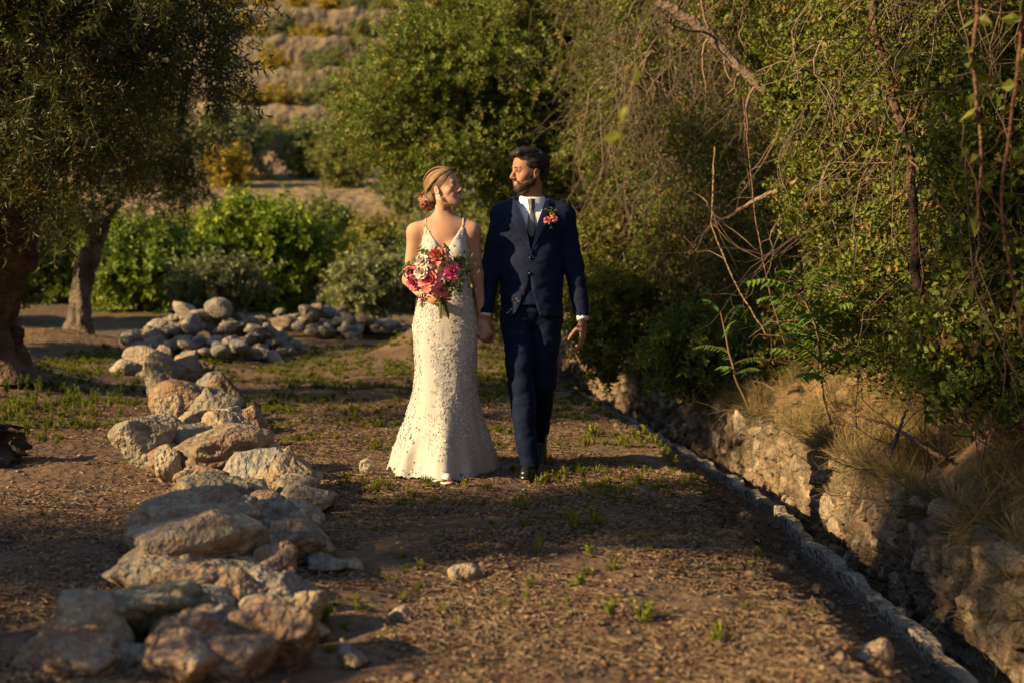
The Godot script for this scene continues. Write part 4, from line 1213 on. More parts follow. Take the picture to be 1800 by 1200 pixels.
# ---------------------------------------------------------------- smooth bodies: a field of rounded bones, meshed as surface nets
class Field:
	var lo: Vector3
	var h: float
	var nx: int
	var ny: int
	var nzz: int
	var f := PackedFloat32Array()
	func _init(a: Vector3, b: Vector3, cell: float) -> void:
		lo = a
		h = cell
		nx = int(ceil((b.x - a.x) / cell)) + 1
		ny = int(ceil((b.y - a.y) / cell)) + 1
		nzz = int(ceil((b.z - a.z) / cell)) + 1
		f.resize(nx * ny * nzz)
		f.fill(1.0)
	func copy() -> Field:
		var o := Field.new(lo, lo, h)
		o.nx = nx; o.ny = ny; o.nzz = nzz
		o.f = f.duplicate()
		return o
	func grow(by: float) -> Field:
		for i in f.size():
			f[i] -= by
		return self
	func meld(i: int, d: float, k: float, sub: bool) -> void:
		var a := f[i]
		if sub:
			d = -d
			var g := maxf(k - absf(a - d), 0.0)
			f[i] = maxf(a, d) + g * g * 0.25 / k
		else:
			var g := maxf(k - absf(a - d), 0.0)
			f[i] = minf(a, d) - g * g * 0.25 / k
	# a tapered bone; flat < 1 thins it along the axis fa
	func cone(a: Vector3, b: Vector3, ra: float, rb: float, k := 0.02, flat := 1.0, fa := Vector3.BACK, sub := false) -> Field:
		var m := maxf(ra, rb) + k + h * 2.5
		var p0 := a.min(b) - Vector3.ONE * m - lo
		var p1 := a.max(b) + Vector3.ONE * m - lo
		var ab := b - a
		var l2 := maxf(ab.length_squared(), 1e-9)
		for z in range(maxi(0, int(p0.z / h)), mini(nzz, int(p1.z / h) + 2)):
			for y in range(maxi(0, int(p0.y / h)), mini(ny, int(p1.y / h) + 2)):
				var i := (z * ny + y) * nx
				for x in range(maxi(0, int(p0.x / h)), mini(nx, int(p1.x / h) + 2)):
					var q := lo + Vector3(x, y, z) * h - a
					var t := clampf(q.dot(ab) / l2, 0.0, 1.0)
					q -= ab * t
					if flat != 1.0:
						q += fa * (q.dot(fa) * (1.0 / flat - 1.0))
					meld(i + x, (q.length() - lerpf(ra, rb, t)) * minf(flat, 1.0), k, sub)
		return self
	func ball(c: Vector3, r: Vector3, k := 0.02, sub := false, turn := Basis.IDENTITY) -> Field:
		var rm := maxf(r.x, maxf(r.y, r.z))
		var m := rm + k + h * 2.5
		var p0 := c - Vector3.ONE * m - lo
		var p1 := c + Vector3.ONE * m - lo
		var inv := turn.inverse()
		for z in range(maxi(0, int(p0.z / h)), mini(nzz, int(p1.z / h) + 2)):
			for y in range(maxi(0, int(p0.y / h)), mini(ny, int(p1.y / h) + 2)):
				var i := (z * ny + y) * nx
				for x in range(maxi(0, int(p0.x / h)), mini(nx, int(p1.x / h) + 2)):
					var q := inv * (lo + Vector3(x, y, z) * h - c)
					var s := q / r
					var k0 := s.length()
					var k1 := (s / r).length()
					meld(i + x, k0 * (k0 - 1.0) / k1 if k1 > 1e-6 else -rm, k, sub)
		return self
	# remove where the given function is positive
	func trim(g: Callable) -> Field:
		var i := 0
		for z in nzz:
			for y in ny:
				for x in nx:
					if f[i] < h * 3.0:
						var d: float = g.call(lo + Vector3(x, y, z) * h)
						if d > f[i]:
							f[i] = d
					i += 1
		return self
	func within(o: Field) -> Field:
		for i in f.size():
			f[i] = maxf(f[i], o.f[i])
		return self
	func at(p: Vector3) -> float:
		var q := (p - lo) / h
		var x := clampi(int(q.x), 0, nx - 2)
		var y := clampi(int(q.y), 0, ny - 2)
		var z := clampi(int(q.z), 0, nzz - 2)
		var u := q - Vector3(x, y, z)
		var i := (z * ny + y) * nx + x
		var s := nx * ny
		var a := lerpf(lerpf(f[i], f[i + 1], u.x), lerpf(f[i + nx], f[i + nx + 1], u.x), u.y)
		var b := lerpf(lerpf(f[i + s], f[i + s + 1], u.x), lerpf(f[i + s + nx], f[i + s + nx + 1], u.x), u.y)
		return lerpf(a, b, u.z)
	# the frontmost surface over (x, y)
	func front(x: float, y: float, from: float, to := -0.3) -> float:
		var z := from
		while z > to:
			if at(Vector3(x, y, z)) < 0.0:
				return z
			z -= 0.002
		return to
	func mesh_into(mb: MB, tint: Callable, x := Transform3D.IDENTITY) -> void:
		var id := PackedInt32Array()
		id.resize(f.size())
		id.fill(-1)
		var s := nx * ny
		var off := [0, 1, nx, nx + 1, s, s + 1, s + nx, s + nx + 1]
		var o := PackedInt32Array(off)
		var e := PackedInt32Array([0, 1, 2, 3, 4, 5, 6, 7, 0, 2, 1, 3, 4, 6, 5, 7, 0, 4, 1, 5, 2, 6, 3, 7])
		for z in nzz - 1:
			for y in ny - 1:
				var i := (z * ny + y) * nx
				for c in nx - 1:
					var k := i + c
					var neg := f[k] < 0.0
					if (f[k + 1] < 0.0) == neg and (f[k + nx] < 0.0) == neg and (f[k + s] < 0.0) == neg and (f[k + nx + 1] < 0.0) == neg and (f[k + s + 1] < 0.0) == neg and (f[k + s + nx] < 0.0) == neg and (f[k + s + nx + 1] < 0.0) == neg:
						continue
					var sum := Vector3.ZERO
					var n := 0
					for j in 12:
						var a := e[j * 2]
						var b := e[j * 2 + 1]
						var fa := f[k + o[a]]
						var fb := f[k + o[b]]
						if (fa < 0.0) != (fb < 0.0):
							var t := fa / (fa - fb)
							var pa := Vector3(a & 1, (a >> 1) & 1, a >> 2)
							var pb := Vector3(b & 1, (b >> 1) & 1, b >> 2)
							sum += pa.lerp(pb, t)
							n += 1
					var p := lo + (Vector3(c, y, z) + sum / n) * h
					mb.col = tint.call(p)
					id[k] = mb.p(x * p)
		for z in range(1, nzz - 1):
			for y in range(1, ny - 1):
				for c in range(1, nx - 1):
					var k := (z * ny + y) * nx + c
					var neg := f[k] < 0.0
					if (f[k + 1] < 0.0) != neg:
						var a := id[k]; var b := id[k - nx]; var d := id[k - nx - s]; var g := id[k - s]
						if neg: mb.q(a, g, d, b)
						else: mb.q(a, b, d, g)
					if (f[k + nx] < 0.0) != neg:
						var a := id[k]; var b := id[k - 1]; var d := id[k - 1 - s]; var g := id[k - s]
						if neg: mb.q(a, b, d, g)
						else: mb.q(a, g, d, b)
					if (f[k + s] < 0.0) != neg:
						var a := id[k]; var b := id[k - 1]; var d := id[k - 1 - nx]; var g := id[k - nx]
						if neg: mb.q(a, g, d, b)
						else: mb.q(a, b, d, g)

func flat_tint(c: Color) -> Callable:
	return func(_p: Vector3) -> Color: return c

# small wrinkles along the surface, so that cloth is not smooth as plastic
func rumple(mb: MB, amp: float, freq: Vector3, from := 0) -> void:
	var n := PackedVector3Array()
	n.resize(mb.v.size())
	for k in range(0, mb.ix.size(), 3):
		var i0 := mb.ix[k]
		var i1 := mb.ix[k + 1]
		var i2 := mb.ix[k + 2]
		var w := (mb.v[i2] - mb.v[i0]).cross(mb.v[i1] - mb.v[i0])
		n[i0] += w; n[i1] += w; n[i2] += w
	for k in range(from, mb.v.size()):
		var q := mb.v[k] * freq
		mb.v[k] += n[k].normalized() * (nz.get_noise_3dv(q) + 0.5 * nz.get_noise_3dv(q * 2.3)) * amp

# ---------------------------------------------------------------- heads and hands
func head_field(s: float, male: bool, cell := 0.0034) -> Field:
	var F := Field.new(Vector3(-0.1, -0.17, -0.125) * s, Vector3(0.1, 0.14, 0.135) * s, cell)
	F.ball(V(0, 0.032, -0.015) * s, V(0.074, 0.086, 0.094) * s, 0.02)
	F.ball(V(0, 0.045, 0.035) * s, V(0.06, 0.052, 0.05) * s, 0.03)
	F.ball(V(0, -0.032, 0.022) * s, V(0.06 if male else 0.057, 0.078 if male else 0.073, 0.064) * s, 0.03)
	F.cone(V(-0.045, -0.06, 0.0) * s, V(-0.018, -0.098, 0.06) * s, (0.022 if male else 0.014) * s, (0.016 if male else 0.012) * s, 0.03)
	F.cone(V(0.045, -0.06, 0.0) * s, V(0.018, -0.098, 0.06) * s, (0.022 if male else 0.014) * s, (0.016 if male else 0.012) * s, 0.03)
	F.ball(V(0, -0.07, 0.042) * s, V(0.04 if male else 0.035, 0.034 if male else 0.03, 0.04) * s, 0.025)
	F.ball(V(0, -0.099, 0.068) * s, V(0.02 if male else 0.016, 0.015, 0.015) * s, 0.018)
	F.cone(V(-0.03, 0.02, 0.076) * s, V(0.03, 0.02, 0.076) * s, 0.012 * s, 0.012 * s, 0.015)
	for e: float in [-1.0, 1.0]:
		F.ball(V(0.044 * e, -0.027, 0.05) * s, V(0.022, 0.02, 0.024) * s, 0.02)
		F.ball(V(0.032 * e, 0.002, 0.094) * s, V(0.017, 0.012, 0.015) * s, 0.012, true)
		F.ball(V(0.031 * e, 0.001, 0.073) * s, V(0.014, 0.0115, 0.013) * s, 0.006)
		F.ball(V(0.033 * e, -0.05, 0.068) * s, V(0.014, 0.014, 0.014) * s, 0.014)
		var tb := Basis(Vector3.UP, 0.35 * e) * Basis(Vector3.RIGHT, -0.2)
		F.ball(V(0.075 * e, -0.012, -0.012) * s, V(0.01, 0.031, 0.019) * s, 0.006, false, tb)
		F.ball(V(0.084 * e, -0.01, -0.006) * s, V(0.007, 0.017, 0.009) * s, 0.004, true, tb)
		F.ball(V(0.011 * e, -0.038, 0.095) * s, V(0.009, 0.007, 0.01) * s, 0.007)
		F.ball(V(0.0055 * e, -0.046, 0.098) * s, V(0.003, 0.003, 0.005) * s, 0.003, true)
	F.cone(V(0, 0.012, 0.084) * s, V(0, -0.03, 0.107) * s, 0.0085 * s, (0.0115 if male else 0.0095) * s, 0.012)
	F.cone(V(-0.024, -0.058, 0.076) * s, V(0.0, -0.062, 0.089) * s, 0.005 * s, 0.0068 * s, 0.006)
	F.cone(V(0.024, -0.058, 0.076) * s, V(0.0, -0.062, 0.089) * s, 0.005 * s, 0.0068 * s, 0.006)
	F.cone(V(-0.02, -0.068, 0.074) * s, V(0.0, -0.077, 0.085) * s, 0.0055 * s, 0.0078 * s, 0.006)
	F.cone(V(0.02, -0.068, 0.074) * s, V(0.0, -0.077, 0.085) * s, 0.0055 * s, 0.0078 * s, 0.006)
	F.cone(V(-0.027, -0.0605, 0.082) * s, V(0.027, -0.0605, 0.082) * s, 0.003 * s, 0.003 * s, 0.003, 1.0, Vector3.BACK, true)
	F.cone(V(0, -0.06, -0.028) * s, V(0, -0.128, -0.04) * s, (0.054 if male else 0.043) * s, (0.034 if male else 0.026) * s, 0.025)
	return F

func hand_into(mb: MB, wrist: Vector3, dir: Vector3, palm: Vector3, thumb: float, size: float, curls: Array, tint: Callable, thumb_in := 0.5) -> void:
	var Y := dir.normalized()
	var Z := (palm - Y * palm.dot(Y)).normalized()
	var X := Y.cross(Z) * thumb
	var F := Field.new(V(-0.075, -0.05, -0.05) * size, V(0.075, 0.19, 0.1) * size, 0.003)
	# built in the hand's own axes: x to the thumb, y to the fingers, z out of the palm
	F.cone(V(0, -0.045, 0), V(0, 0.02, 0), 0.025 * size, 0.026 * size, 0.015, 0.72)
	F.cone(V(0.012, 0.02, 0) * size, V(0.02, 0.08, 0) * size, 0.024 * size, 0.021 * size, 0.015, 0.6)
	F.cone(V(-0.012, 0.02, 0) * size, V(-0.022, 0.075, 0) * size, 0.024 * size, 0.019 * size, 0.02, 0.6)
	var bx := [0.031, 0.0105, -0.0105, -0.03]
	var by := [0.086, 0.09, 0.087, 0.078]
	var ln := [0.95, 1.06, 1.0, 0.8]
	for i in 4:
		var p := V(bx[i], by[i], 0) * size
		var a := 0.0
		var r := 0.0094 * size
		for j in 3:
			a += curls[j] * (1.0 + 0.12 * i)
			var l: float = [0.045, 0.027, 0.022][j] * ln[i] * size
			var q := p + Vector3(bx[i] * 0.5 * (1.0 - a * 0.4), cos(a), sin(a)).normalized() * l
			F.cone(p, q, r, r * 0.9, 0.0035 if j > 0 else 0.006)
			r *= 0.9
			p = q
	var t0 := V(0.024, 0.025, 0.008) * size
	var td := Vector3(0.8 - thumb_in * 0.5, 0.75, 0.25 + thumb_in * 0.6).normalized()
	var t1 := t0 + td * 0.042 * size
	var t2 := t1 + (td + Vector3(-0.35 * thumb_in, 0.3, 0.1)).normalized() * 0.033 * size
	var t3 := t2 + (td + Vector3(-0.7 * thumb_in, 0.4, 0.1)).normalized() * 0.026 * size
	F.cone(t0, t1, 0.015 * size, 0.0115 * size, 0.01)
	F.cone(t1, t2, 0.0112 * size, 0.01 * size, 0.003)
	F.cone(t2, t3, 0.01 * size, 0.0085 * size, 0.003)
	F.mesh_into(mb, tint, Transform3D(Basis(X, Y, Z), wrist))

func skin_tint(base: Color) -> Callable:
	return func(p: Vector3) -> Color:
		var g := 1.0 + nz.get_noise_3dv(p * 900.0) * 0.12 + nz.get_noise_3dv(p * 250.0) * 0.1
		return Color(base.r * g, base.g * g * (1.0 + nz.get_noise_3dv(p * 300.0) * 0.06), base.b * g)

func face_tint(base: Color, lips: Color, s: float) -> Callable:
	var sk := skin_tint(base)
	return func(p: Vector3) -> Color:
		var c: Color = sk.call(p)
		var q := p / s
		var m := 1.0 - sm(0.8, 1.15, Vector2(q.x / 0.026, (q.y + 0.067 - absf(q.x) * 0.22) / 0.0145).length())
		if q.z > 0.06:
			c = c.lerp(lips, m * 0.85)
		var ck := 1.0 - sm(0.3, 1.0, Vector2((absf(q.x) - 0.046) / 0.024, (q.y + 0.032) / 0.022).length())
		if q.z > 0.02:
			c = c.lerp(Color(c.r * 1.05, c.g * 0.82, c.b * 0.78), ck * 0.6)
		return c

# locks that lie on the cap of hair and run from the brow to the crown
func strands(mb: MB, cap: Field, c: Vector3, x: Transform3D, n: int, c0: Color, c1: Color, r: float, lift: float) -> void:
	var made := 0
	while made < n:
		var d := rdir()
		if d.y < -0.15 or (d.z > 0.25 and d.y < 0.62 - 0.1 * absf(d.x)) or (d.y < 0.12 and d.z > -0.35):
			continue
		made += 1
		var flow := Vector3(d.x * 0.25 + nz.get_noise_3dv(d * 90.0) * 0.5, 0.12 + nz.get_noise_3dv(d * 90.0 + Vector3(200, 0, 0)) * 0.4, -1.0)
		if d.z < -0.3:
			flow = Vector3(nz.get_noise_3dv(d * 90.0) * 0.6, -1.0, -0.2)
		flow = (flow - d * flow.dot(d)).normalized()
		var pts := PackedVector3Array()
		var up := rr(0.2, 1.0) * lift
		for j in 5:
			var e := (d + flow * 0.13 * j).normalized()
			pts.append(x * (c + e * (reach(cap, c, e) + up * sin(PI * (0.15 + 0.75 * j / 4.0)) - 0.001)))
		mb.col = c0.lerp(c1, pow(rg.randf(), 1.6))
		mb.tube(pts, r * rr(0.7, 1.3), r * 0.4, 4)

func reach(cap: Field, c: Vector3, d: Vector3) -> float:
	var t := 0.15
	while t > 0.02 and cap.at(c + d * t) > 0.0:
		t -= 0.0015
	return t

func small_face_parts(parent: Node, x: Transform3D, s: float, hair: Color, thick: float, parent_name := "") -> void:
	for e: float in [-1.0, 1.0]:
		var F := Field.new(V(-0.016, -0.014, -0.016), V(0.016, 0.014, 0.016), 0.0022)
		F.ball(Vector3.ZERO, V(0.0112, 0.0085, 0.0112), 0.001)
		var mb := MB.new()
		F.mesh_into(mb, func(p: Vector3) -> Color: return Color(0.02, 0.012, 0.008) if Vector2(p.x, p.y).length() < 0.0062 and p.z > 0.0 else Color(0.38, 0.34, 0.31))
		var o := put("eye", mb.mesh(), M.eye, parent)
		o.transform = x * Transform3D(Basis.IDENTITY, V(0.031 * e, 0.0, 0.0772) * s)
		var bw := MB.new()
		bw.col = hair
		var pts := PackedVector3Array([V(0.013 * e, 0.0215, 0.092) * s, V(0.03 * e, 0.0245, 0.089) * s, V(0.047 * e, 0.0185, 0.073) * s])
		bw.tube(pts, thick, thick * 0.5, 6)
		var lash := PackedVector3Array([V(0.019 * e, 0.003, 0.0865) * s, V(0.031 * e, 0.0085, 0.0885) * s, V(0.044 * e, 0.003, 0.08) * s])
		bw.tube(lash, 0.0026, 0.0018, 5)
		var b := put("eyebrow", bw.mesh(), M.hair, parent)
		b.transform = x

# ---------------------------------------------------------------- flowers
func petal(mb: MB, root: Vector3, out: Vector3, up: Vector3, length: float, wide: float, cup: float, c: Color) -> void:
	var side := out.cross(up).normalized()
	var rows := []
	for j in 4:
		var f := j / 3.0
		var row := PackedVector3Array()
		var w := wide * (0.35 + 0.65 * sin(PI * (0.2 + f * 0.6))) * (0.92 if j == 3 else 1.0)
		for i in 5:
			var g := (i - 2) / 2.0
			var ang := cup * f
			var a := root + (out * sin(ang + 0.35) + up * cos(ang + 0.35)) * length * f
			row.append(a + side * g * w * 0.5 + (up - out * 0.6).normalized() * g * g * w * 0.22 + rdir() * length * 0.035)
		rows.append(row)
	var k := rr(0.85, 1.15)
	mb.col = Color(c.r * k, c.g * k, c.b * k)
	var n := mb.c.size()
	mb.sheet(rows)
	for i in range(n, mb.c.size()):
		var f := float((i - n) / 5) / 3.0
		var tip := 0.8 + 0.3 * f
		mb.c[i] = Color(minf(mb.col.r * tip, 0.9), mb.col.g * tip, mb.col.b * tip)

func bloom(r: float, layers: int, c: Color, heart: Color, open := 1.0) -> ArrayMesh:
	var mb := MB.new()
	for l in layers:
		var f := float(l) / maxf(layers - 1, 1)
		var n := 4 + l
		for i in n:
			var a := TAU * i / n + l * 0.7 + rr(-0.15, 0.15)
			var out := Vector3(cos(a), 0, sin(a))
			petal(mb, out * r * 0.12 * f - Vector3(0, r * 0.25 * f, 0), out, Vector3.UP, r * lerpf(0.75, 1.12, f), r * lerpf(0.6, 0.95, f), lerpf(-0.25, 1.15, f) * open, heart.lerp(c, sqrt(f)))
	return mb.mesh()

func sprig(n: int, length: float, leaf_len: float, wide: float, c: Color) -> ArrayMesh:
	var mb := MB.new()
	mb.col = c * 0.7
	var pts := wavy(Vector3.ZERO, Vector3(rr(-0.02, 0.02), length, rr(-0.02, 0.02)), 5, 0.01)
	mb.tube(pts, 0.002, 0.001, 4)
	for i in n:
		var a := i * 2.4
		var out := Vector3(cos(a), 0.5, sin(a)).normalized()
		var g := rr(0.7, 1.25)
		mb.col = Color(c.r * g, c.g * g, c.b * g)
		mb.leaf(pts[1 + i % 5], out, Vector3.UP, leaf_len * rr(0.8, 1.2), wide, 0.3, 0.5, 0.1)
	return mb.mesh(false)

# ---------------------------------------------------------------- the two people
func make_people() -> void:
	M.skin = surf(0.58)
	M.skin.metallic_specular = 0.35
	M.skin.subsurf_scatter_enabled = true
	M.skin.subsurf_scatter_strength = 0.12
	M.eye = surf(0.15)
	M.hair = surf(0.62)
	M.suit = surf(0.8, noise_tex(0.05, [grey(0.7), grey(1.0)], FastNoiseLite.TYPE_SIMPLEX_SMOOTH, 3, 61, 256), 6.0)
	M.suit.metallic_specular = 0.25
	M.shirt = surf(0.75)
	M.silk = surf(0.38, noise_tex(0.06, [grey(0.75), grey(1.0)], FastNoiseLite.TYPE_CELLULAR, 2, 62, 256), 14.0)
	M.dress = surf(0.72, noise_tex(0.03, [grey(0.82), grey(1.0), Color(0.95, 0.92, 0.87), grey(1.0)], FastNoiseLite.TYPE_CELLULAR, 3, 63), 5.0)
	M.petal = leafy(0.6, Color(0.5, 0.4, 0.4))
	M.lace = surf(0.8)
	M.leather = surf(0.3)
	make_groom(Vector3(0.112, 0.0, -8.0), 1.015)
	make_bride(Vector3(-0.372, 0.0, -7.85), 1.005)

func make_groom(at: Vector3, size: float) -> void:
	at.y = land(at.x, -at.z)
	var t := thing("person", "man in navy three-piece suit walking, smiling toward the woman beside him", "person", at)
	t.scale = Vector3.ONE * size
	var skin := lin(0.34, 0.175, 0.108)
	var sk := skin_tint(skin)
	var dark := lin(0.012, 0.009, 0.007)
	var navy := lin(0.013, 0.021, 0.058)
	var shR := V(-0.163, 1.425, -0.01)
	var shL := V(0.172, 1.43, -0.01)
	var elR := V(-0.228, 1.15, -0.03)
	var elL := V(0.236, 1.15, -0.03)
	var wrR := V(-0.258, 0.9, 0.075)
	var wrL := V(0.276, 0.88, 0.03)
	var hipR := V(-0.085, 0.92, 0.0)
	var hipL := V(0.085, 0.92, -0.01)
	var knR := V(-0.06, 0.49, 0.1)
	var knL := V(0.06, 0.5, -0.04)
	var anR := V(-0.015, 0.09, 0.17)
	var anL := V(0.05, 0.17, -0.36)
	var s := 0.98
	var hx := Transform3D(Basis(Vector3.UP, deg_to_rad(-64.0)) * Basis(Vector3.RIGHT, deg_to_rad(1.0)), V(-0.018, 1.665, 0.0))
	# body: neck, torso, limbs in one field; head and hands finer
	var B := Field.new(V(-0.36, 0.05, -0.45), V(0.36, 1.62, 0.3), 0.014)
	B.cone(V(0.0, 1.58, -0.03), V(0.005, 1.45, -0.025), 0.054, 0.06, 0.03)
	B.cone(V(0, 1.36, -0.01), V(0, 1.1, 0), 0.15, 0.13, 0.04, 0.6)
	B.cone(V(0, 1.1, 0), V(0, 0.93, 0), 0.13, 0.14, 0.04, 0.62)
	for a: Array in [[shR, elR, 0.045, 0.036], [shL, elL, 0.045, 0.036], [elR, wrR, 0.035, 0.026], [elL, wrL, 0.035, 0.026], [hipR, knR, 0.075, 0.048], [hipL, knL, 0.075, 0.048], [knR, anR, 0.045, 0.03], [knL, anL, 0.045, 0.03], [V(-0.04, 1.44, -0.03), shR, 0.045, 0.045], [V(0.04, 1.44, -0.03), shL, 0.045, 0.045]]:
		B.cone(a[0], a[1], a[2], a[3], 0.03)
	var mb := MB.new()
	B.mesh_into(mb, sk)
	var H := head_field(s, true)
	H.mesh_into(mb, face_tint(skin, lin(0.3, 0.1, 0.075), s), hx)
	hand_into(mb, wrL + V(0.002, -0.045, 0.006), V(0.03, -1, 0.14), V(-0.95, 0.0, -0.35), -1.0, 0.97, [0.28, 0.45, 0.3], sk, 1.15)
	hand_into(mb, wrR + V(0.0, -0.045, 0.012), V(0.1, -1, -0.1), V(-0.3, 0.0, -0.95), 1.0, 1.0, [0.5, 0.8, 0.5], sk, 0.6)
	put("body", mb.mesh(), M.skin, t)
	small_face_parts(t, hx, s, dark, 0.0042)
	var te := MB.new()
	te.col = lin(0.7, 0.67, 0.62)
	te.tube(PackedVector3Array([V(-0.018, -0.061, 0.0845) * s, V(-0.008, -0.066, 0.0905) * s, V(0.008, -0.066, 0.0905) * s, V(0.018, -0.061, 0.0845) * s]), 0.003, 0.003, 6)
	var tt := put("teeth", te.mesh(), M.eye, t)
	tt.transform = hx
	# hair and beard
	var G := Field.new(V(-0.11, -0.13, -0.14), V(0.11, 0.18, 0.14), 0.0038)
	G.ball(V(0, 0.042, -0.02), V(0.081, 0.088, 0.101), 0.01)
	G.ball(V(0, 0.092, 0.03), V(0.06, 0.038, 0.066), 0.03)
	G.cone(V(-0.035, 0.093, 0.078), V(0.035, 0.1, 0.078), 0.016, 0.018, 0.02)
	G.ball(V(0, -0.015, -0.062), V(0.06, 0.06, 0.05), 0.02)
	var cap := G.copy()
	G.trim(func(p: Vector3) -> float: return maxf((p - V(0, 0.075, 0.078)).dot(V(0, -0.62, 0.785)), minf(p.y * -1.0 + 0.012, p.z + 0.036)) if p.y < 0.085 or p.z < 0.05 else -1.0)
	G.trim(func(p: Vector3) -> float: return -0.062 - p.y - p.z * 0.2)
	var hm := MB.new()
	G.mesh_into(hm, func(p: Vector3) -> Color: return dark * (0.8 + 1.1 * absf(nz.get_noise_3dv(p * Vector3(2500, 1500, 600)))), hx)
	rumple(hm, 0.006, Vector3(900, 1400, 900))
	strands(hm, cap, V(0, 0.03, -0.01), hx, 520, dark * 0.6, dark * 2.6, 0.0026, 0.005)
	put("hair", hm.mesh(), M.hair, t)
	var R := Field.new(H.lo, H.lo, H.h)
	R.nx = H.nx; R.ny = H.ny; R.nzz = H.nzz
	R.f = H.f.duplicate()
	R.f.fill(1.0)
	R.ball(V(0, -0.092, 0.056) * s, V(0.06, 0.04, 0.058) * s, 0.01)
	for e: float in [-1.0, 1.0]:
		R.cone(V(0.07 * e, 0.01, 0.006) * s, V(0.062 * e, -0.062, 0.008) * s, 0.01, 0.02, 0.01)
		R.cone(V(0.058 * e, -0.07, 0.02) * s, V(0.03 * e, -0.094, 0.06) * s, 0.023, 0.022, 0.01)
		R.cone(V(0.0, -0.051, 0.096) * s, V(0.03 * e, -0.06, 0.08) * s, 0.0075, 0.0085, 0.004)
		R.cone(V(0.031 * e, -0.06, 0.078) * s, V(0.03 * e, -0.085, 0.07) * s, 0.008, 0.01, 0.004)
	R.ball(V(0, -0.0665, 0.088) * s, V(0.024, 0.0125, 0.02) * s, 0.002, true)
	R.trim(func(p: Vector3) -> float: return -0.128 - p.y)
	var beard := H.copy().grow(0.0026).within(R)
	var bm := MB.new()
	beard.mesh_into(bm, func(p: Vector3) -> Color: return lin(0.035, 0.018, 0.011) * (0.7 + 1.2 * absf(nz.get_noise_3dv(p * 2500.0))), hx)
	rumple(bm, 0.0016, Vector3(2600, 2600, 2600))
	put("beard", bm.mesh(), M.hair, t)
	# clothes
	var T := Field.new(V(-0.36, 0.8, -0.17), V(0.37, 1.56, 0.2), 0.0085)
	T.cone(V(0, 1.37, -0.012), V(0, 1.13, 0.0), 0.178, 0.16, 0.05, 0.63)
	T.cone(V(0, 1.13, 0.0), V(0.0, 0.83, 0.01), 0.158, 0.18, 0.05, 0.74)
	T.cone(V(-0.085, 1.37, 0.0), V(0.09, 1.37, 0.0), 0.1, 0.1, 0.05, 0.95)
	T.cone(V(-0.045, 1.485, -0.03), V(-0.17, 1.432, -0.012), 0.045, 0.052, 0.04)
	T.cone(V(0.05, 1.485, -0.03), V(0.18, 1.437, -0.012), 0.045, 0.052, 0.04)
	var J := T.copy()
	J.cone(shR, elR, 0.063, 0.053, 0.035)
	J.cone(elR, wrR, 0.053, 0.043, 0.02)
	J.cone(shL, elL, 0.063, 0.053, 0.035)
	J.cone(elL, wrL, 0.053, 0.043, 0.02)
	J.trim(func(p: Vector3) -> float:
		if absf(p.x) > 0.205:
			return (wrR.y if p.x < 0.0 else wrL.y) - 0.012 - p.y
		var k := clampf((1.12 - p.y) / 0.26, 0.0, 1.0)
		var g := 0.868 - p.y
		if p.z > 0.0 and k > 0.0:
			var l := -0.012 - 0.1 * k * k
			var r := -0.008 + 0.05 * k * k
			g = maxf(g, minf(minf(p.x - l, r - p.x), p.z))
		if p.z > -0.03 and p.y > 1.2:
			var v := minf((p.y - 1.2) * 0.21, 0.03) + maxf(0.0, p.y - 1.36) * 0.36
			g = maxf(g, minf(v - absf(p.x + 0.005), p.z + 0.03))
		g = maxf(g, 0.058 - Vector2(p.x, p.z + 0.03).length() if p.y > 1.43 else -1.0)
		return g)
	var jm := MB.new()
	J.mesh_into(jm, flat_tint(navy))
	rumple(jm, 0.009, Vector3(330, 620, 330))
	put("jacket", jm.mesh(), M.suit, t)
	var jk: Node3D = t.get_child(t.get_child_count() - 1)
	for e: float in [-1.0, 1.0]:
		var rows := []
		for j in 15:
			var f := j / 14.0
			var y := lerpf(1.505, 1.205, f)
			var inner := minf((y - 1.2) * 0.21, 0.03) + maxf(0.0, y - 1.36) * 0.36
			var w := lerpf(0.034, 0.07, sm(0.0, 0.34, f)) * (1.0 - 0.92 * sm(0.36, 1.0, f))
			if j == 4:
				w *= 0.72
			var row := PackedVector3Array()
			for i in 5:
				var x := -0.005 + e * (inner - 0.004 + w * i / 4.0)
				row.append(Vector3(x, y, maxf(T.front(x, y, 0.19), -0.02) + 0.009 + (0.004 if i < 4 else -0.004)))
			if e < 0.0:
				row.reverse()
			rows.append(row)
		rows.reverse()
		var lm := MB.new()
		lm.col = navy * 1.12
		lm.sheet(rows)
		put("lapel", lm.mesh(), M.suit, jk)
	for e: float in [-1.0, 1.0]:
		var flap := []
		for j in 4:
			var row := PackedVector3Array()
			for i in 7:
				var x := e * 0.118 + (i - 3) * 0.019
				var y := 0.975 + (j - 1.5) * 0.015 - e * (x - e * 0.118) * 0.12
				row.append(Vector3(x, y, T.front(x, y, 0.19) + (0.006 if j < 3 else 0.001)))
			flap.append(row)
		var fl := MB.new()
		fl.col = navy * 0.92
		fl.sheet(flap)
		put("pocket_flap", fl.mesh(), M.suit, jk)
	for b: Array in [[-0.01, 1.19], [-0.012, 1.105]]:
		var bm2 := MB.new()
		bm2.col = lin(0.006, 0.007, 0.012)
		var z := T.front(b[0], b[1], 0.19)
		bm2.tube(PackedVector3Array([V(b[0], b[1], z - 0.002), V(b[0], b[1], z + 0.008)]), 0.0095, 0.009, 12)
		put("button", bm2.mesh(), M.leather, jk)
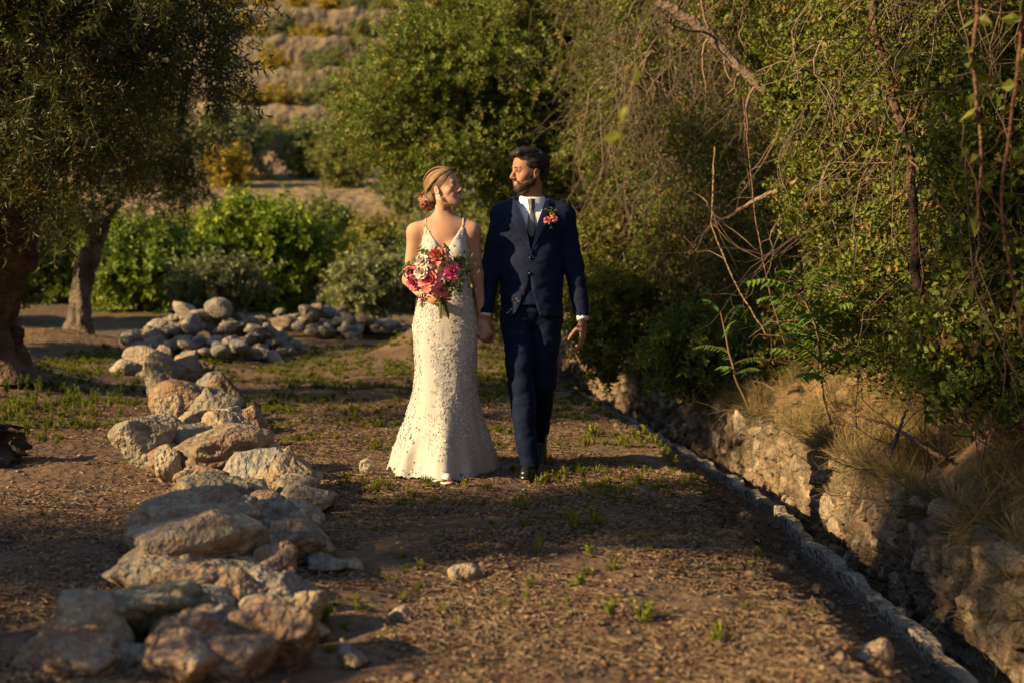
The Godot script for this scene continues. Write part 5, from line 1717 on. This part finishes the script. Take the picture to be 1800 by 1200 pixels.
	for k in 7:
		var pm := MB.new()
		var f: float = [0.28, 0.6, 0.66, 0.7, 0.9, 0.95, 1.0][k]
		var y := lerpf(1.075, 0.885, f)
		var x := -0.022 - 0.09 * f * f - 0.01 - rr(0.0, 0.03)
		petal(pm, Vector3(x, y, T.front(x, y, 0.19) + 0.004), Vector3(rr(-0.5, 0.5), -0.3, 0.8).normalized(), Vector3(rr(-0.5, 0.5), 1, 0).normalized(), rr(0.01, 0.016), 0.016, 0.4, lin(0.5, 0.5, 0.5))
		put("stray_petal", pm.mesh(), M.petal, jk)
	var Sh := T.copy().grow(-0.022)
	Sh.cone(V(0.0, 1.47, -0.022), V(0.0, 1.52, -0.02), 0.066, 0.061, 0.02)
	Sh.trim(func(p: Vector3) -> float: return maxf(p.y - 1.525, 0.95 - p.y))
	var smb := MB.new()
	Sh.mesh_into(smb, flat_tint(lin(0.72, 0.73, 0.78)))
	rumple(smb, 0.003, Vector3(300, 200, 300))
	for w: Array in [[wrR, elR], [wrL, elL]]:
		var d := ((w[1] as Vector3) - (w[0] as Vector3)).normalized()
		smb.col = lin(0.72, 0.73, 0.78)
		var p0: Vector3 = w[0]
		smb.tube(PackedVector3Array([p0 + d * 0.04, p0 + d * 0.0, p0 - d * 0.022, p0 - d * 0.035]), 0.037, 0.034, 16)
	put("shirt", smb.mesh(), M.shirt, t)
	var sh: Node3D = t.get_child(t.get_child_count() - 1)
	for e: float in [-1.0, 1.0]:
		var rows := []
		for j in 13:
			var ph := lerpf(0.16, PI, j / 12.0) * e
			var tip := exp(-pow((absf(ph) - 0.42) / 0.3, 2.0))
			var o := Vector3(sin(ph), 0, cos(ph))
			var c0 := V(0.002, 0, -0.022)
			rows.append(PackedVector3Array([c0 + o * 0.064 + V(0, 1.535 - 0.012 * cos(ph), 0), c0 + o * 0.07 + V(0, 1.53 - 0.012 * cos(ph), 0), c0 + o * 0.08 + V(0, 1.505 - tip * 0.02, 0), c0 + o * (0.086 + 0.012 * tip) + V(0, 1.475 - tip * 0.042, 0)]))
		if e < 0.0:
			rows.reverse()
		var cm := MB.new()
		cm.col = lin(0.74, 0.75, 0.8)
		cm.sheet(rows)
		put("collar", cm.mesh(), M.shirt, sh)
	var Vc := T.copy().grow(-0.011)
	Vc.trim(func(p: Vector3) -> float:
		var g := maxf(0.93 - p.y, p.y - 1.42)
		if p.z > -0.02 and p.y > 1.3:
			g = maxf(g, minf((p.y - 1.3) * 0.62 - absf(p.x + 0.004), p.z + 0.02))
		return g)
	var vm := MB.new()
	Vc.mesh_into(vm, flat_tint(navy * 0.9))
	put("waistcoat", vm.mesh(), M.suit, t)
	# tie
	var tm := MB.new()
	tm.col = lin(0.15, 0.185, 0.22)
	var rows := []
	for j in 16:
		var f := j / 15.0
		var y := lerpf(1.513, 1.28, f)
		var w := 0.021 - 0.006 * sm(0.0, 0.22, f) if f < 0.27 else lerpf(0.0155, 0.031, (f - 0.27) / 0.73)
		var puff := 0.02 * (1.0 - sm(0.2, 0.3, f)) + 0.007
		var row := PackedVector3Array()
		var z0 := maxf(Sh.front(-0.004, y, 0.16), 0.03) if y < 1.49 else 0.055
		for i in 9:
			var g := (i - 4) / 4.0
			row.append(Vector3(-0.004 + g * w, y, z0 + puff * (1.0 - 0.75 * g * g) + 0.002))
		rows.append(row)
	rows.reverse()
	tm.sheet(rows)
	put("tie", tm.mesh(), M.silk, t)
	# trousers and shoes
	var P := Field.new(V(-0.24, 0.02, -0.52), V(0.24, 1.02, 0.32), 0.0095)
	P.ball(V(0, 0.92, 0.0), V(0.15, 0.12, 0.1), 0.03)
	P.cone(hipR + V(-0.002, -0.04, 0), knR, 0.09, 0.072, 0.03)
	P.cone(hipL + V(0.002, -0.04, 0), knL, 0.09, 0.072, 0.03)
	P.cone(knR, anR + V(0, -0.03, -0.005), 0.071, 0.054, 0.03)
	P.cone(knL, anL + V(0, 0.02, 0), 0.07, 0.054, 0.03)
	P.trim(func(p: Vector3) -> float: return maxf(p.y - 0.99, 0.05 - p.y if p.z > -0.05 else -1.0))
	var pm2 := MB.new()
	P.mesh_into(pm2, flat_tint(navy * 0.85))
	rumple(pm2, 0.012, Vector3(330, 560, 330))
	put("trousers", pm2.mesh(), M.suit, t)
	for f: Array in [[V(-0.015, 0.0, 0.14), 0.1, -0.14], [V(0.05, 0.075, -0.37), 0.75, 0.05]]:
		var S := Field.new(V(-0.07, -0.01, -0.12), V(0.07, 0.13, 0.22), 0.005)
		S.cone(V(0, 0.045, -0.05), V(0, 0.032, 0.15), 0.042, 0.034, 0.02, 0.9, Vector3.UP)
		S.cone(V(0, 0.06, -0.04), V(0, 0.11, -0.035), 0.042, 0.042, 0.02)
		S.cone(V(0, 0.012, -0.055), V(0, 0.012, 0.145), 0.046, 0.042, 0.004, 0.3, Vector3.UP)
		var fm := MB.new()
		S.mesh_into(fm, flat_tint(lin(0.014, 0.012, 0.012)))
		var o := put("shoe", fm.mesh(), M.leather, t)
		o.position = f[0]
		o.rotation = Vector3(f[1] if f[1] > 0.5 else 0.0, f[2], 0)
	# buttonhole flower
	var b0 := V(0.102, 1.415, T.front(0.102, 1.415, 0.19) + 0.012)
	var bt := Node3D.new()
	bt.name = "buttonhole_flower"
	t.add_child(bt)
	bt.position = b0
	for f: Array in [[V(-0.018, -0.02, 0.012), 0.02, lin(0.62, 0.16, 0.2)], [V(0.02, -0.012, 0.012), 0.017, lin(0.66, 0.2, 0.26)], [V(0.008, 0.012, 0.012), 0.013, lin(0.5, 0.4, 0.08)]]:
		var o := put("flower", bloom(f[1], 3, f[2], (f[2] as Color) * 0.75), M.petal, bt)
		o.position = f[0]
		o.rotation = Vector3(1.2, 0, rr(-0.4, 0.4))
	for k in 7:
		var o := put("leaf_sprig", sprig(5, 0.05, 0.018, 0.008, lin(0.1, 0.16, 0.03) if k > 2 else lin(0.3, 0.28, 0.06)), M.grass, bt)
		o.position = V(0, -0.005, 0.004)
		o.rotation = Vector3(0.25, 0, [0.2, -0.3, 0.5, PI - 0.3, PI + 0.3, PI + 0.05, -0.1][k])

func dress_profile(y: float) -> Array:   # [middle x, middle z, half width, half depth]
	var ys := [-0.01, 0.1, 0.22, 0.35, 0.47, 0.6, 0.72, 0.83, 0.95, 1.05, 1.12]
	var cx := [-0.03, -0.022, -0.015, -0.008, 0.0, 0.005, 0.004, 0.0, 0.003, 0.012, 0.012]
	var cz := [-0.4, -0.31, -0.2, -0.12, -0.07, -0.03, -0.01, -0.012, -0.008, -0.005, -0.005]
	var rx := [0.315, 0.285, 0.247, 0.206, 0.178, 0.168, 0.172, 0.178, 0.158, 0.132, 0.122]
	var rz := [0.55, 0.44, 0.325, 0.24, 0.19, 0.155, 0.145, 0.142, 0.122, 0.1, 0.094]
	for i in 10:
		if y <= ys[i + 1] or i == 9:
			var f := smoothstep(0.0, 1.0, clampf((y - ys[i]) / (ys[i + 1] - ys[i]), 0.0, 1.0)) * 0.35 + clampf((y - ys[i]) / (ys[i + 1] - ys[i]), 0.0, 1.0) * 0.65
			return [lerpf(cx[i], cx[i + 1], f), lerpf(cz[i], cz[i + 1], f), lerpf(rx[i], rx[i + 1], f), lerpf(rz[i], rz[i + 1], f)]
	return []

func dress_point(a: float, y: float) -> Vector3:   # a = 0 faces the lens
	var p := dress_profile(y)
	var low := 1.0 - sm(0.05, 0.62, y)
	var fold := sin(a * 5.0 + 0.8 + y * 1.5) * 0.55 + sin(a * 9.0 + 2.0 - y * 2.0) * 0.3 + sin(a * 14.0 + y * 3.0) * 0.15
	var k := 1.0 + low * fold * 0.11 + (1.0 - sm(0.2, 0.9, y)) * nz.get_noise_2d(a * 90.0, y * 120.0) * 0.05
	# drag lines across the hips and thighs
	var pull := exp(-pow((y - 0.8) / 0.16, 2.0))
	k += pull * 0.03 * nz.get_noise_2d(a * 28.0 + 300.0, y * 620.0 + a * 120.0) + 0.007 * nz.get_noise_2d(a * 160.0, y * 400.0)
	var e := 2.0 / 2.15
	var sx := sin(a)
	var cz := cos(a)
	return Vector3(p[0] + signf(sx) * pow(absf(sx), e) * p[2] * k, y, p[1] + signf(cz) * pow(absf(cz), e) * p[3] * k)

func make_bride(at: Vector3, size: float) -> void:
	at.y = land(at.x, -at.z)
	var t := thing("person", "blonde woman in white lace wedding dress walking hand in hand with the man", "person", at)
	t.scale = Vector3.ONE * size
	var skin := lin(0.47, 0.27, 0.18)
	var sk := skin_tint(skin)
	var shR := V(-0.158, 1.355, -0.02)
	var shL := V(0.148, 1.36, -0.02)
	var elR := V(-0.198, 1.095, -0.05)
	var elL := V(0.176, 1.12, -0.06)
	var wrR := V(-0.09, 1.0, 0.165)
	var wrL := V(0.2, 0.9, -0.06)
	var s := 0.93
	var hx := Transform3D(Basis(Vector3.UP, deg_to_rad(63.0)) * Basis(Vector3.RIGHT, deg_to_rad(-13.0)), V(0.0, 1.59, 0.0))
	var B := Field.new(V(-0.28, 0.45, -0.2), V(0.28, 1.54, 0.26), 0.0095)
	B.cone(V(-0.012, 1.52, -0.03), V(-0.004, 1.4, -0.028), 0.041, 0.047, 0.03)
	B.cone(V(0, 1.32, -0.02), V(0, 1.16, -0.012), 0.128, 0.112, 0.05, 0.66)
	B.cone(V(0, 1.16, -0.01), V(0.008, 1.05, -0.005), 0.112, 0.108, 0.05, 0.7)
	B.cone(V(0.005, 1.04, -0.005), V(0, 0.84, -0.01), 0.108, 0.155, 0.05, 0.74)
	B.cone(V(-0.06, 0.84, 0.0), V(-0.04, 0.5, 0.0), 0.085, 0.05, 0.04)
	B.cone(V(0.06, 0.84, 0.0), V(0.05, 0.5, -0.04), 0.085, 0.05, 0.04)
	B.cone(V(-0.03, 1.4, -0.035), shR, 0.038, 0.047, 0.045)
	B.cone(V(0.025, 1.4, -0.035), shL, 0.038, 0.047, 0.045)
	for e: float in [-1.0, 1.0]:
		B.ball(V(0.062 * e, 1.235, 0.052), V(0.058, 0.062, 0.052), 0.04)
		B.cone(V(0.012 * e, 1.372, 0.012), V(0.13 * e, 1.388, -0.012), 0.009, 0.008, 0.025)
	B.cone(shR, elR, 0.044, 0.036, 0.035)
	B.cone(elR, wrR, 0.036, 0.024, 0.02)
	B.cone(shL, elL, 0.043, 0.035, 0.035)
	B.cone(elL, wrL, 0.035, 0.024, 0.02)
	B.cone(V(-0.03, 1.49, 0.0), V(-0.008, 1.385, 0.022), 0.012, 0.011, 0.02)
	var mb := MB.new()
	B.mesh_into(mb, sk)
	var H := head_field(s, false)
	H.mesh_into(mb, face_tint(skin, lin(0.5, 0.13, 0.12), s), hx)
	hand_into(mb, wrR + V(0.02, 0.0, 0.012), V(1, 0.02, 0.38), V(0.4, -0.1, -0.9), 1.0, 0.88, [0.75, 1.15, 0.7], sk, 0.9)
	hand_into(mb, wrL + V(0.004, -0.035, 0.004), V(0.2, -1, 0.35), V(0.1, 0.3, 0.95), 1.0, 0.88, [0.5, 0.8, 0.5], sk, 0.7)
	put("body", mb.mesh(), M.skin, t)
	small_face_parts(t, hx, s, lin(0.1, 0.055, 0.03), 0.0026)
	# smile: a strip of teeth
	var te := MB.new()
	te.col = lin(0.75, 0.72, 0.66)
	te.tube(PackedVector3Array([V(-0.017, -0.0615, 0.0845) * s, V(-0.008, -0.067, 0.0905) * s, V(0.008, -0.067, 0.0905) * s, V(0.017, -0.0615, 0.0845) * s]), 0.0036, 0.0036, 6)
	var tt := put("teeth", te.mesh(), M.eye, t)
	tt.transform = hx
	# hair swept back into a low bun
	var bl := lin(0.27, 0.175, 0.085)
	var br := lin(0.11, 0.06, 0.032)
	var C := V(0, 0.036, -0.02) * s
	var Rd := V(0.08, 0.089, 0.101) * s
	var G := Field.new(V(-0.1, -0.11, -0.2), V(0.1, 0.15, 0.12), 0.004)
	G.ball(C, Rd, 0.01)
	G.ball(V(0, 0.05, 0.03) * s, V(0.067, 0.06, 0.058) * s, 0.02)
	G.ball(V(0, -0.03, -0.07) * s, V(0.06, 0.05, 0.05) * s, 0.02)
	var cap := G.copy()
	G.trim(func(p: Vector3) -> float: return maxf((p - V(0, 0.076, 0.079)).dot(V(0, -0.5, 0.866)), minf(-0.02 - p.y, p.z + 0.05)))
	G.trim(func(p: Vector3) -> float: return -0.07 - p.y - p.z * 0.2)
	G.ball(V(0, -0.04, -0.118), V(0.046, 0.044, 0.042), 0.012)
	var hm := MB.new()
	G.mesh_into(hm, func(p: Vector3) -> Color: return bl.lerp(br, clampf(0.55 + nz.get_noise_3dv(p * Vector3(1500, 1500, 300)) * 1.3 + sm(-0.05, -0.1, p.z) * 0.4, 0.0, 1.0)), hx)
	for i in 64:
		var a := lerpf(-1.55, 1.55, i / 63.0) + rr(-0.03, 0.03)
		var d0 := Vector3(sin(a) * 0.92, 0.2 + 0.42 * cos(a), 0.76 * cos(a) + 0.06 + 0.16 * absf(sin(a))).normalized()
		var d1 := Vector3(sin(a) * 0.35, -0.42, -0.85).normalized()
		var pts := PackedVector3Array()
		var wv := rr(0, TAU)
		var sway := rr(-0.008, 0.008)
		for j in 10:
			var f := j / 9.0
			var d := d0.slerp(d1, f)
			d.y += 0.1 * sin(f * PI) * (1.0 - absf(sin(a)))
			d = d.normalized()
			var lift := 0.004 * sin(f * PI) + 0.0035 * sin(f * 8.0 + a * 4.0 + wv * 0.15)
			pts.append(hx * (C + d * (reach(cap, C, d) + lift) + V(0.006 * sin(f * 8.0 + a * 4.0), sway * sin(f * PI), 0)))
		hm.col = (bl * 1.1).lerp(br, pow(rg.randf(), 1.3)) * rr(0.85, 1.25)
		hm.tube(pts, rr(0.0045, 0.0095), 0.004, 5)
	for i in 26:
		var a := rr(0, TAU)
		var tilt := rr(-1.2, 1.2)
		var pts := PackedVector3Array()
		var ax := Basis(Vector3.RIGHT, tilt) * Basis(Vector3.BACK, a)
		for j in 9:
			var f := j / 8.0 * PI * 1.1
			pts.append(hx * (V(0, -0.042, -0.122) + ax * Vector3(cos(f) * 0.047, sin(f) * 0.043, 0.012 * sin(f * 2.0))))
		hm.col = br.lerp(bl, rr(0.0, 0.7))
		hm.tube(pts, 0.0085, 0.005, 6)
	put("hair", hm.mesh(), M.hair, t)
	var hair: Node3D = t.get_child(t.get_child_count() - 1)
	for f: Array in [[V(-0.03, 0.0, -0.135), 0.018, lin(0.4, 0.08, 0.05)], [V(-0.05, -0.06, -0.12), 0.014, lin(0.42, 0.12, 0.08)], [V(-0.02, -0.085, -0.13), 0.013, lin(0.45, 0.13, 0.07)], [V(-0.048, -0.03, -0.09), 0.012, lin(0.5, 0.35, 0.2)], [V(0.01, -0.01, -0.15), 0.014, lin(0.4, 0.1, 0.06)]]:
		var o := put("hair_flower", bloom(f[1], 3, f[2], (f[2] as Color) * 0.6), M.petal, hair)
		o.transform = hx * Transform3D(frame_of((f[0] as Vector3) - V(0, -0.04, -0.1), 0.0), f[0])
	var er := put("earring", bloom(0.011, 2, lin(0.8, 0.78, 0.7), lin(0.8, 0.75, 0.6)), M.petal, t)
	er.transform = hx * Transform3D(Basis(Vector3.BACK, PI / 2), V(-0.084, -0.052, -0.004) * s)
	# dress: the bodice follows the body, the skirt hangs in folds
	var white := lin(0.5, 0.485, 0.465)
	var D := B.copy()
	D.grow(0.006)
	D.trim(func(p: Vector3) -> float:
		var ax := absf(p.x)
		var g := 1.0 - p.y
		if p.z > -0.03:
			g = maxf(g, p.y - (1.225 + ax * 1.72))
			g = maxf(g, p.y - (1.425 - maxf(ax - 0.1, 0.0) * 5.0))
			g = maxf(g, (ax - 0.137 + (1.3 - p.y) * -0.02) if p.y > 1.05 else -1.0)
		else:
			g = maxf(g, p.y - (1.2 + ax * 0.3))
			g = maxf(g, ax - 0.137)
		return g)
	# keep the arms out of the bodice
	D.trim(func(p: Vector3) -> float: return minf(p.z - 0.11, 1.12 - p.y))
	var dm := MB.new()
	D.mesh_into(dm, flat_tint(white))
	rumple(dm, 0.003, Vector3(700, 700, 700))
	var rows := []
	var NA := 150
	for j in 84:
		var f := j / 83.0
		var row := PackedVector3Array()
		for i in NA:
			var a := TAU * i / NA
			var y0 := 0.004 + 0.012 * absf(sin(a * 17.0 + 1.0)) + 0.01 * nz.get_noise_1d(a * 300.0)
			var y := lerpf(y0, 1.1, pow(f, 1.15))
			row.append(dress_point(a, y))
		rows.append(row)
	dm.col = white
	dm.sheet(rows, true)
	for e: float in [-1.0, 1.0]:
		var pts := PackedVector3Array()
		pts.append(Vector3(0.108 * e, 1.4, B.front(0.108 * e, 1.4, 0.15) + 0.003))
		for z: float in [0.03, 0.015, 0.0, -0.015, -0.03, -0.045, -0.06, -0.075]:
			var y := 1.47
			while y > 1.25 and B.at(Vector3(0.103 * e, y, z)) > 0.0:
				y -= 0.002
			if y > 1.3:
				pts.append(Vector3(0.103 * e, y + 0.003, z))
		dm.tube(pts, 0.004, 0.004, 5)
	var dress := put("dress", dm.mesh(), M.dress, t)
	# cloth petals sewn over the lace
	var shapes := []
	for i in 4:
		var pm := MB.new()
		for k in 5:
			var a := TAU * k / 5.0 + rr(-0.25, 0.25)
			pm.leaf(Vector3(0, 0.06, 0), Vector3(cos(a), rr(-0.02, 0.1), sin(a)).normalized(), Vector3.UP, rr(0.8, 1.1), 0.72, 0.25, 0.6, 0.0)
		shapes.append(pm.mesh(false))
	var xs := []
	for i in 7500:
		var a := rr(-PI, PI)
		var y := rr(0.015, 1.05)
		var p := dress_point(a, y)
		var bare := nf.get_noise_2d(a * 95.0, y * 60.0)
		var edge := absf(a) > 1.15
		if not edge and (bare > 0.2 + rr(-0.15, 0.15) or (a < -0.3 and a > -0.9 and y < 0.55 and rg.randf() < 0.7)):
			continue
		var n := (dress_point(a + 0.02, y) - p).cross(dress_point(a, y + 0.01) - p).normalized()
		xs.append(Transform3D(frame_of(n + rdir() * 0.14, rr(0, TAU), rr(0.005, 0.0095)), p + n * 0.0022))
	for i in 260:
		var x := rr(-0.13, 0.13)
		var y := rr(1.08, 1.4)
		if y > 1.2 + absf(x) * 1.7 or y > 1.41 - maxf(absf(x) - 0.1, 0.0) * 5.0:
			continue
		var z := D.front(x, y, 0.16)
		if z > -0.02:
			xs.append(Transform3D(frame_of(Vector3(x * 3.0, 0.2, 1).normalized() + rdir() * 0.3, rr(0, TAU), rr(0.006, 0.011)), Vector3(x, y, z)))
	many("petal_trim", shapes, M.lace, xs, tints(xs.size(), lin(0.56, 0.545, 0.52), lin(0.63, 0.615, 0.595)), dress)
	# peep-toe shoe under the hem
	var S := Field.new(V(-0.05, -0.01, -0.1), V(0.05, 0.09, 0.1), 0.0035)
	S.cone(V(0, 0.032, -0.08), V(0, 0.026, 0.035), 0.03, 0.028, 0.01, 0.8, Vector3.UP)
	S.cone(V(0, 0.008, -0.09), V(0, 0.006, 0.068), 0.034, 0.033, 0.003, 0.2, Vector3.UP)
	var fm := MB.new()
	S.mesh_into(fm, flat_tint(lin(0.7, 0.66, 0.6)))
	var shoe := put("shoe", fm.mesh(), M.shirt, t)
	shoe.position = V(0.018, 0.004, 0.17)
	var toes := MB.new()
	for i in 5:
		var x := -0.022 + i * 0.011
		toes.col = skin
		toes.tube(PackedVector3Array([V(x, 0.022, 0.03), V(x, 0.021, 0.05), V(x, 0.018, 0.066 - 0.003 * absf(i - 1.0))]), 0.0062, 0.0048, 8)
		toes.col = lin(0.4, 0.05, 0.06)
		toes.tube(PackedVector3Array([V(x, 0.0235, 0.055), V(x, 0.0215, 0.063)]), 0.0035, 0.003, 6)
	put("toes", toes.mesh(), M.skin, shoe)
	make_bouquet(t.position + V(-0.03, 1.125, 0.27) * size)

func make_bouquet(at: Vector3) -> void:
	var t := thing("bouquet", "bouquet of coral pink peonies and white roses held by the bride", "bouquet", at)
	var coral := lin(0.86, 0.27, 0.25)
	var pink := lin(0.78, 0.17, 0.29)
	var cream := lin(0.82, 0.68, 0.58)
	for f: Array in [[0.012, 0.09, 0.05, 0.062, 0], [-0.03, -0.03, 0.075, 0.066, 0], [0.085, 0.012, 0.05, 0.056, 1], [-0.125, 0.01, 0.02, 0.042, 1], [-0.118, -0.045, 0.03, 0.044, 1], [-0.072, 0.062, 0.075, 0.042, 2], [-0.074, 0.008, 0.095, 0.04, 2], [0.055, 0.045, 0.055, 0.028, 2], [0.03, -0.085, 0.06, 0.038, 0], [0.01, 0.035, 0.07, 0.024, 3]]:
		var kind := int(f[4])
		var c: Color = [coral, pink, cream, lin(0.42, 0.36, 0.12)][kind]
		var r: float = f[3] * 0.9
		var o := put("rose" if kind >= 2 else "peony", bloom(r, 5 if kind < 2 else 4, c, c * (0.8 if kind < 2 else 0.95), 1.0 if kind < 2 else 0.65), M.petal, t)
		o.position = V(f[0], f[1], f[2])
		o.transform.basis = frame_of(Vector3(f[0] * 5.0, f[1] * 5.0 + 0.25, 1.0), rr(0, TAU))
	for i in 46:
		var a := TAU * i / 46.0 + rr(-0.1, 0.1)
		var r := rr(0.06, 0.125)
		var green: Color = [lin(0.06, 0.12, 0.035), lin(0.13, 0.2, 0.05), lin(0.16, 0.2, 0.14), lin(0.2, 0.22, 0.05)][i % 4]
		var o := put("leaf_sprig", sprig(8, rr(0.05, 0.085), 0.034, 0.018, green), M.grass, t)
		var d := Vector3(cos(a), sin(a) * 0.85, rr(0.1, 0.9))
		o.position = V(cos(a) * r, sin(a) * r * 0.75 + 0.01, rr(-0.02, 0.03))
		o.transform.basis = frame_of(d, rr(0, TAU))
	for i in 22:
		var green: Color = [lin(0.08, 0.14, 0.04), lin(0.15, 0.2, 0.06), lin(0.17, 0.2, 0.13)][i % 3]
		var o := put("leaf_sprig", sprig(7, rr(0.035, 0.055), 0.028, 0.016, green), M.grass, t)
		o.position = V(rr(-0.11, 0.11), rr(-0.07, 0.09), rr(0.03, 0.055))
		o.transform.basis = frame_of(Vector3(o.position.x * 4.0, o.position.y * 4.0, 0.8), rr(0, TAU))
	for i in 8:
		var o := put("berry_sprig", sprig(9, rr(0.06, 0.09), 0.018, 0.01, lin(0.12, 0.03, 0.03) if i < 6 else lin(0.5, 0.12, 0.12)), M.grass, t)
		o.position = V(-0.07 + rr(-0.02, 0.02), -0.09 + rr(-0.02, 0.02), 0.03)
		o.transform.basis = frame_of(Vector3(rr(-0.4, 0.1), -1, 0.25), rr(0, TAU))
	for i in 5:
		var o := put("leaf_sprig", sprig(6, rr(0.1, 0.14), 0.035, 0.02, lin(0.13, 0.17, 0.1)), M.grass, t)
		o.position = V(0.1, rr(-0.04, 0.08), 0.0)
		o.transform.basis = frame_of(Vector3(1, rr(-0.5, 0.7), 0.2), rr(0, TAU))
	for i in 15:
		var a := TAU * i / 15.0
		var sm_ := MB.new()
		var g := rr(0.7, 1.3)
		sm_.col = lin(0.1 * g, 0.13 * g, 0.035 * g)
		var o0 := V(cos(a) * 0.03, -0.03, sin(a) * 0.02 - 0.06)
		var o1 := V(0.025 + cos(a) * 0.013, -0.13, -0.066 + sin(a) * 0.012)
		var o2 := V(0.04 + cos(a) * 0.026, -0.235 + rr(-0.012, 0.012), -0.062 + sin(a) * 0.02)
		sm_.tube(PackedVector3Array([o0, o1, o2]), 0.0032, 0.003, 6)
		put("flower_stem", sm_.mesh(), M.litter, t)

# ---------------------------------------------------------------- the whole place
func _ready() -> void:
	var cam := Camera3D.new()
	cam.name = "camera"
	add_child(cam)
	cam.position = Vector3(0, EYE, 0)
	cam.rotation_degrees = Vector3(-2.75, 0, 0)
	cam.fov = 26.99
	cam.near = 0.05
	cam.far = 600.0
	var lens := CameraAttributesPhysical.new()
	lens.frustum_focal_length = 50.0
	lens.frustum_focus_distance = 7.8
	lens.exposure_aperture = 2.3
	cam.attributes = lens
	cam.current = true

	var env := Environment.new()
	env.background_mode = Environment.BG_SKY
	var sky := Sky.new()
	var air := ProceduralSkyMaterial.new()
	air.sky_top_color = Color(0.38, 0.46, 0.58)
	air.sky_horizon_color = Color(0.72, 0.69, 0.61)
	air.ground_horizon_color = Color(0.45, 0.38, 0.28)
	air.ground_bottom_color = Color(0.2, 0.16, 0.1)
	air.sky_curve = 0.16
	sky.sky_material = air
	env.sky = sky
	env.tonemap_mode = Environment.TONE_MAPPER_LINEAR
	env.tonemap_exposure = 2.1
	env.background_energy_multiplier = 0.8
	env.sdfgi_enabled = true
	env.ssao_enabled = true
	env.ssil_enabled = true
	var we := WorldEnvironment.new()
	we.name = "world"
	we.environment = env
	add_child(we)
	var sun := DirectionalLight3D.new()
	sun.name = "sun"
	sun.light_color = Color(1.0, 0.86, 0.64)
	sun.light_energy = 1.6
	sun.light_angular_distance = 0.5
	sun.shadow_enabled = true
	add_child(sun)
	sun.look_at_from_position(Vector3.ZERO, Vector3(cos(deg_to_rad(22.0)) * cos(deg_to_rad(24.0)), -sin(deg_to_rad(24.0)), -sin(deg_to_rad(22.0)) * cos(deg_to_rad(24.0))))

	rg.seed = 20240611
	nz.noise_type = FastNoiseLite.TYPE_SIMPLEX_SMOOTH
	nz.frequency = 0.01
	nz.fractal_octaves = 3
	nz.seed = 7
	nf.noise_type = FastNoiseLite.TYPE_SIMPLEX_SMOOTH
	nf.frequency = 0.01
	nf.fractal_octaves = 2
	nf.seed = 77
	make_materials()
	var t0 := Time.get_ticks_msec()
	var step := func(what: String) -> void:
		print(what, " ", Time.get_ticks_msec() - t0)
	make_ground(); make_hillside(); make_terrace_walls(); step.call("land")
	make_ditch(); make_row(); make_heaps(); step.call("stones")
	make_twigs(); make_trees(); step.call("trees")
	make_shrubs(); make_hedge(); make_bank_details(); step.call("bank")
	make_weeds(); make_litter(); step.call("litter")
	make_people(); step.call("people")
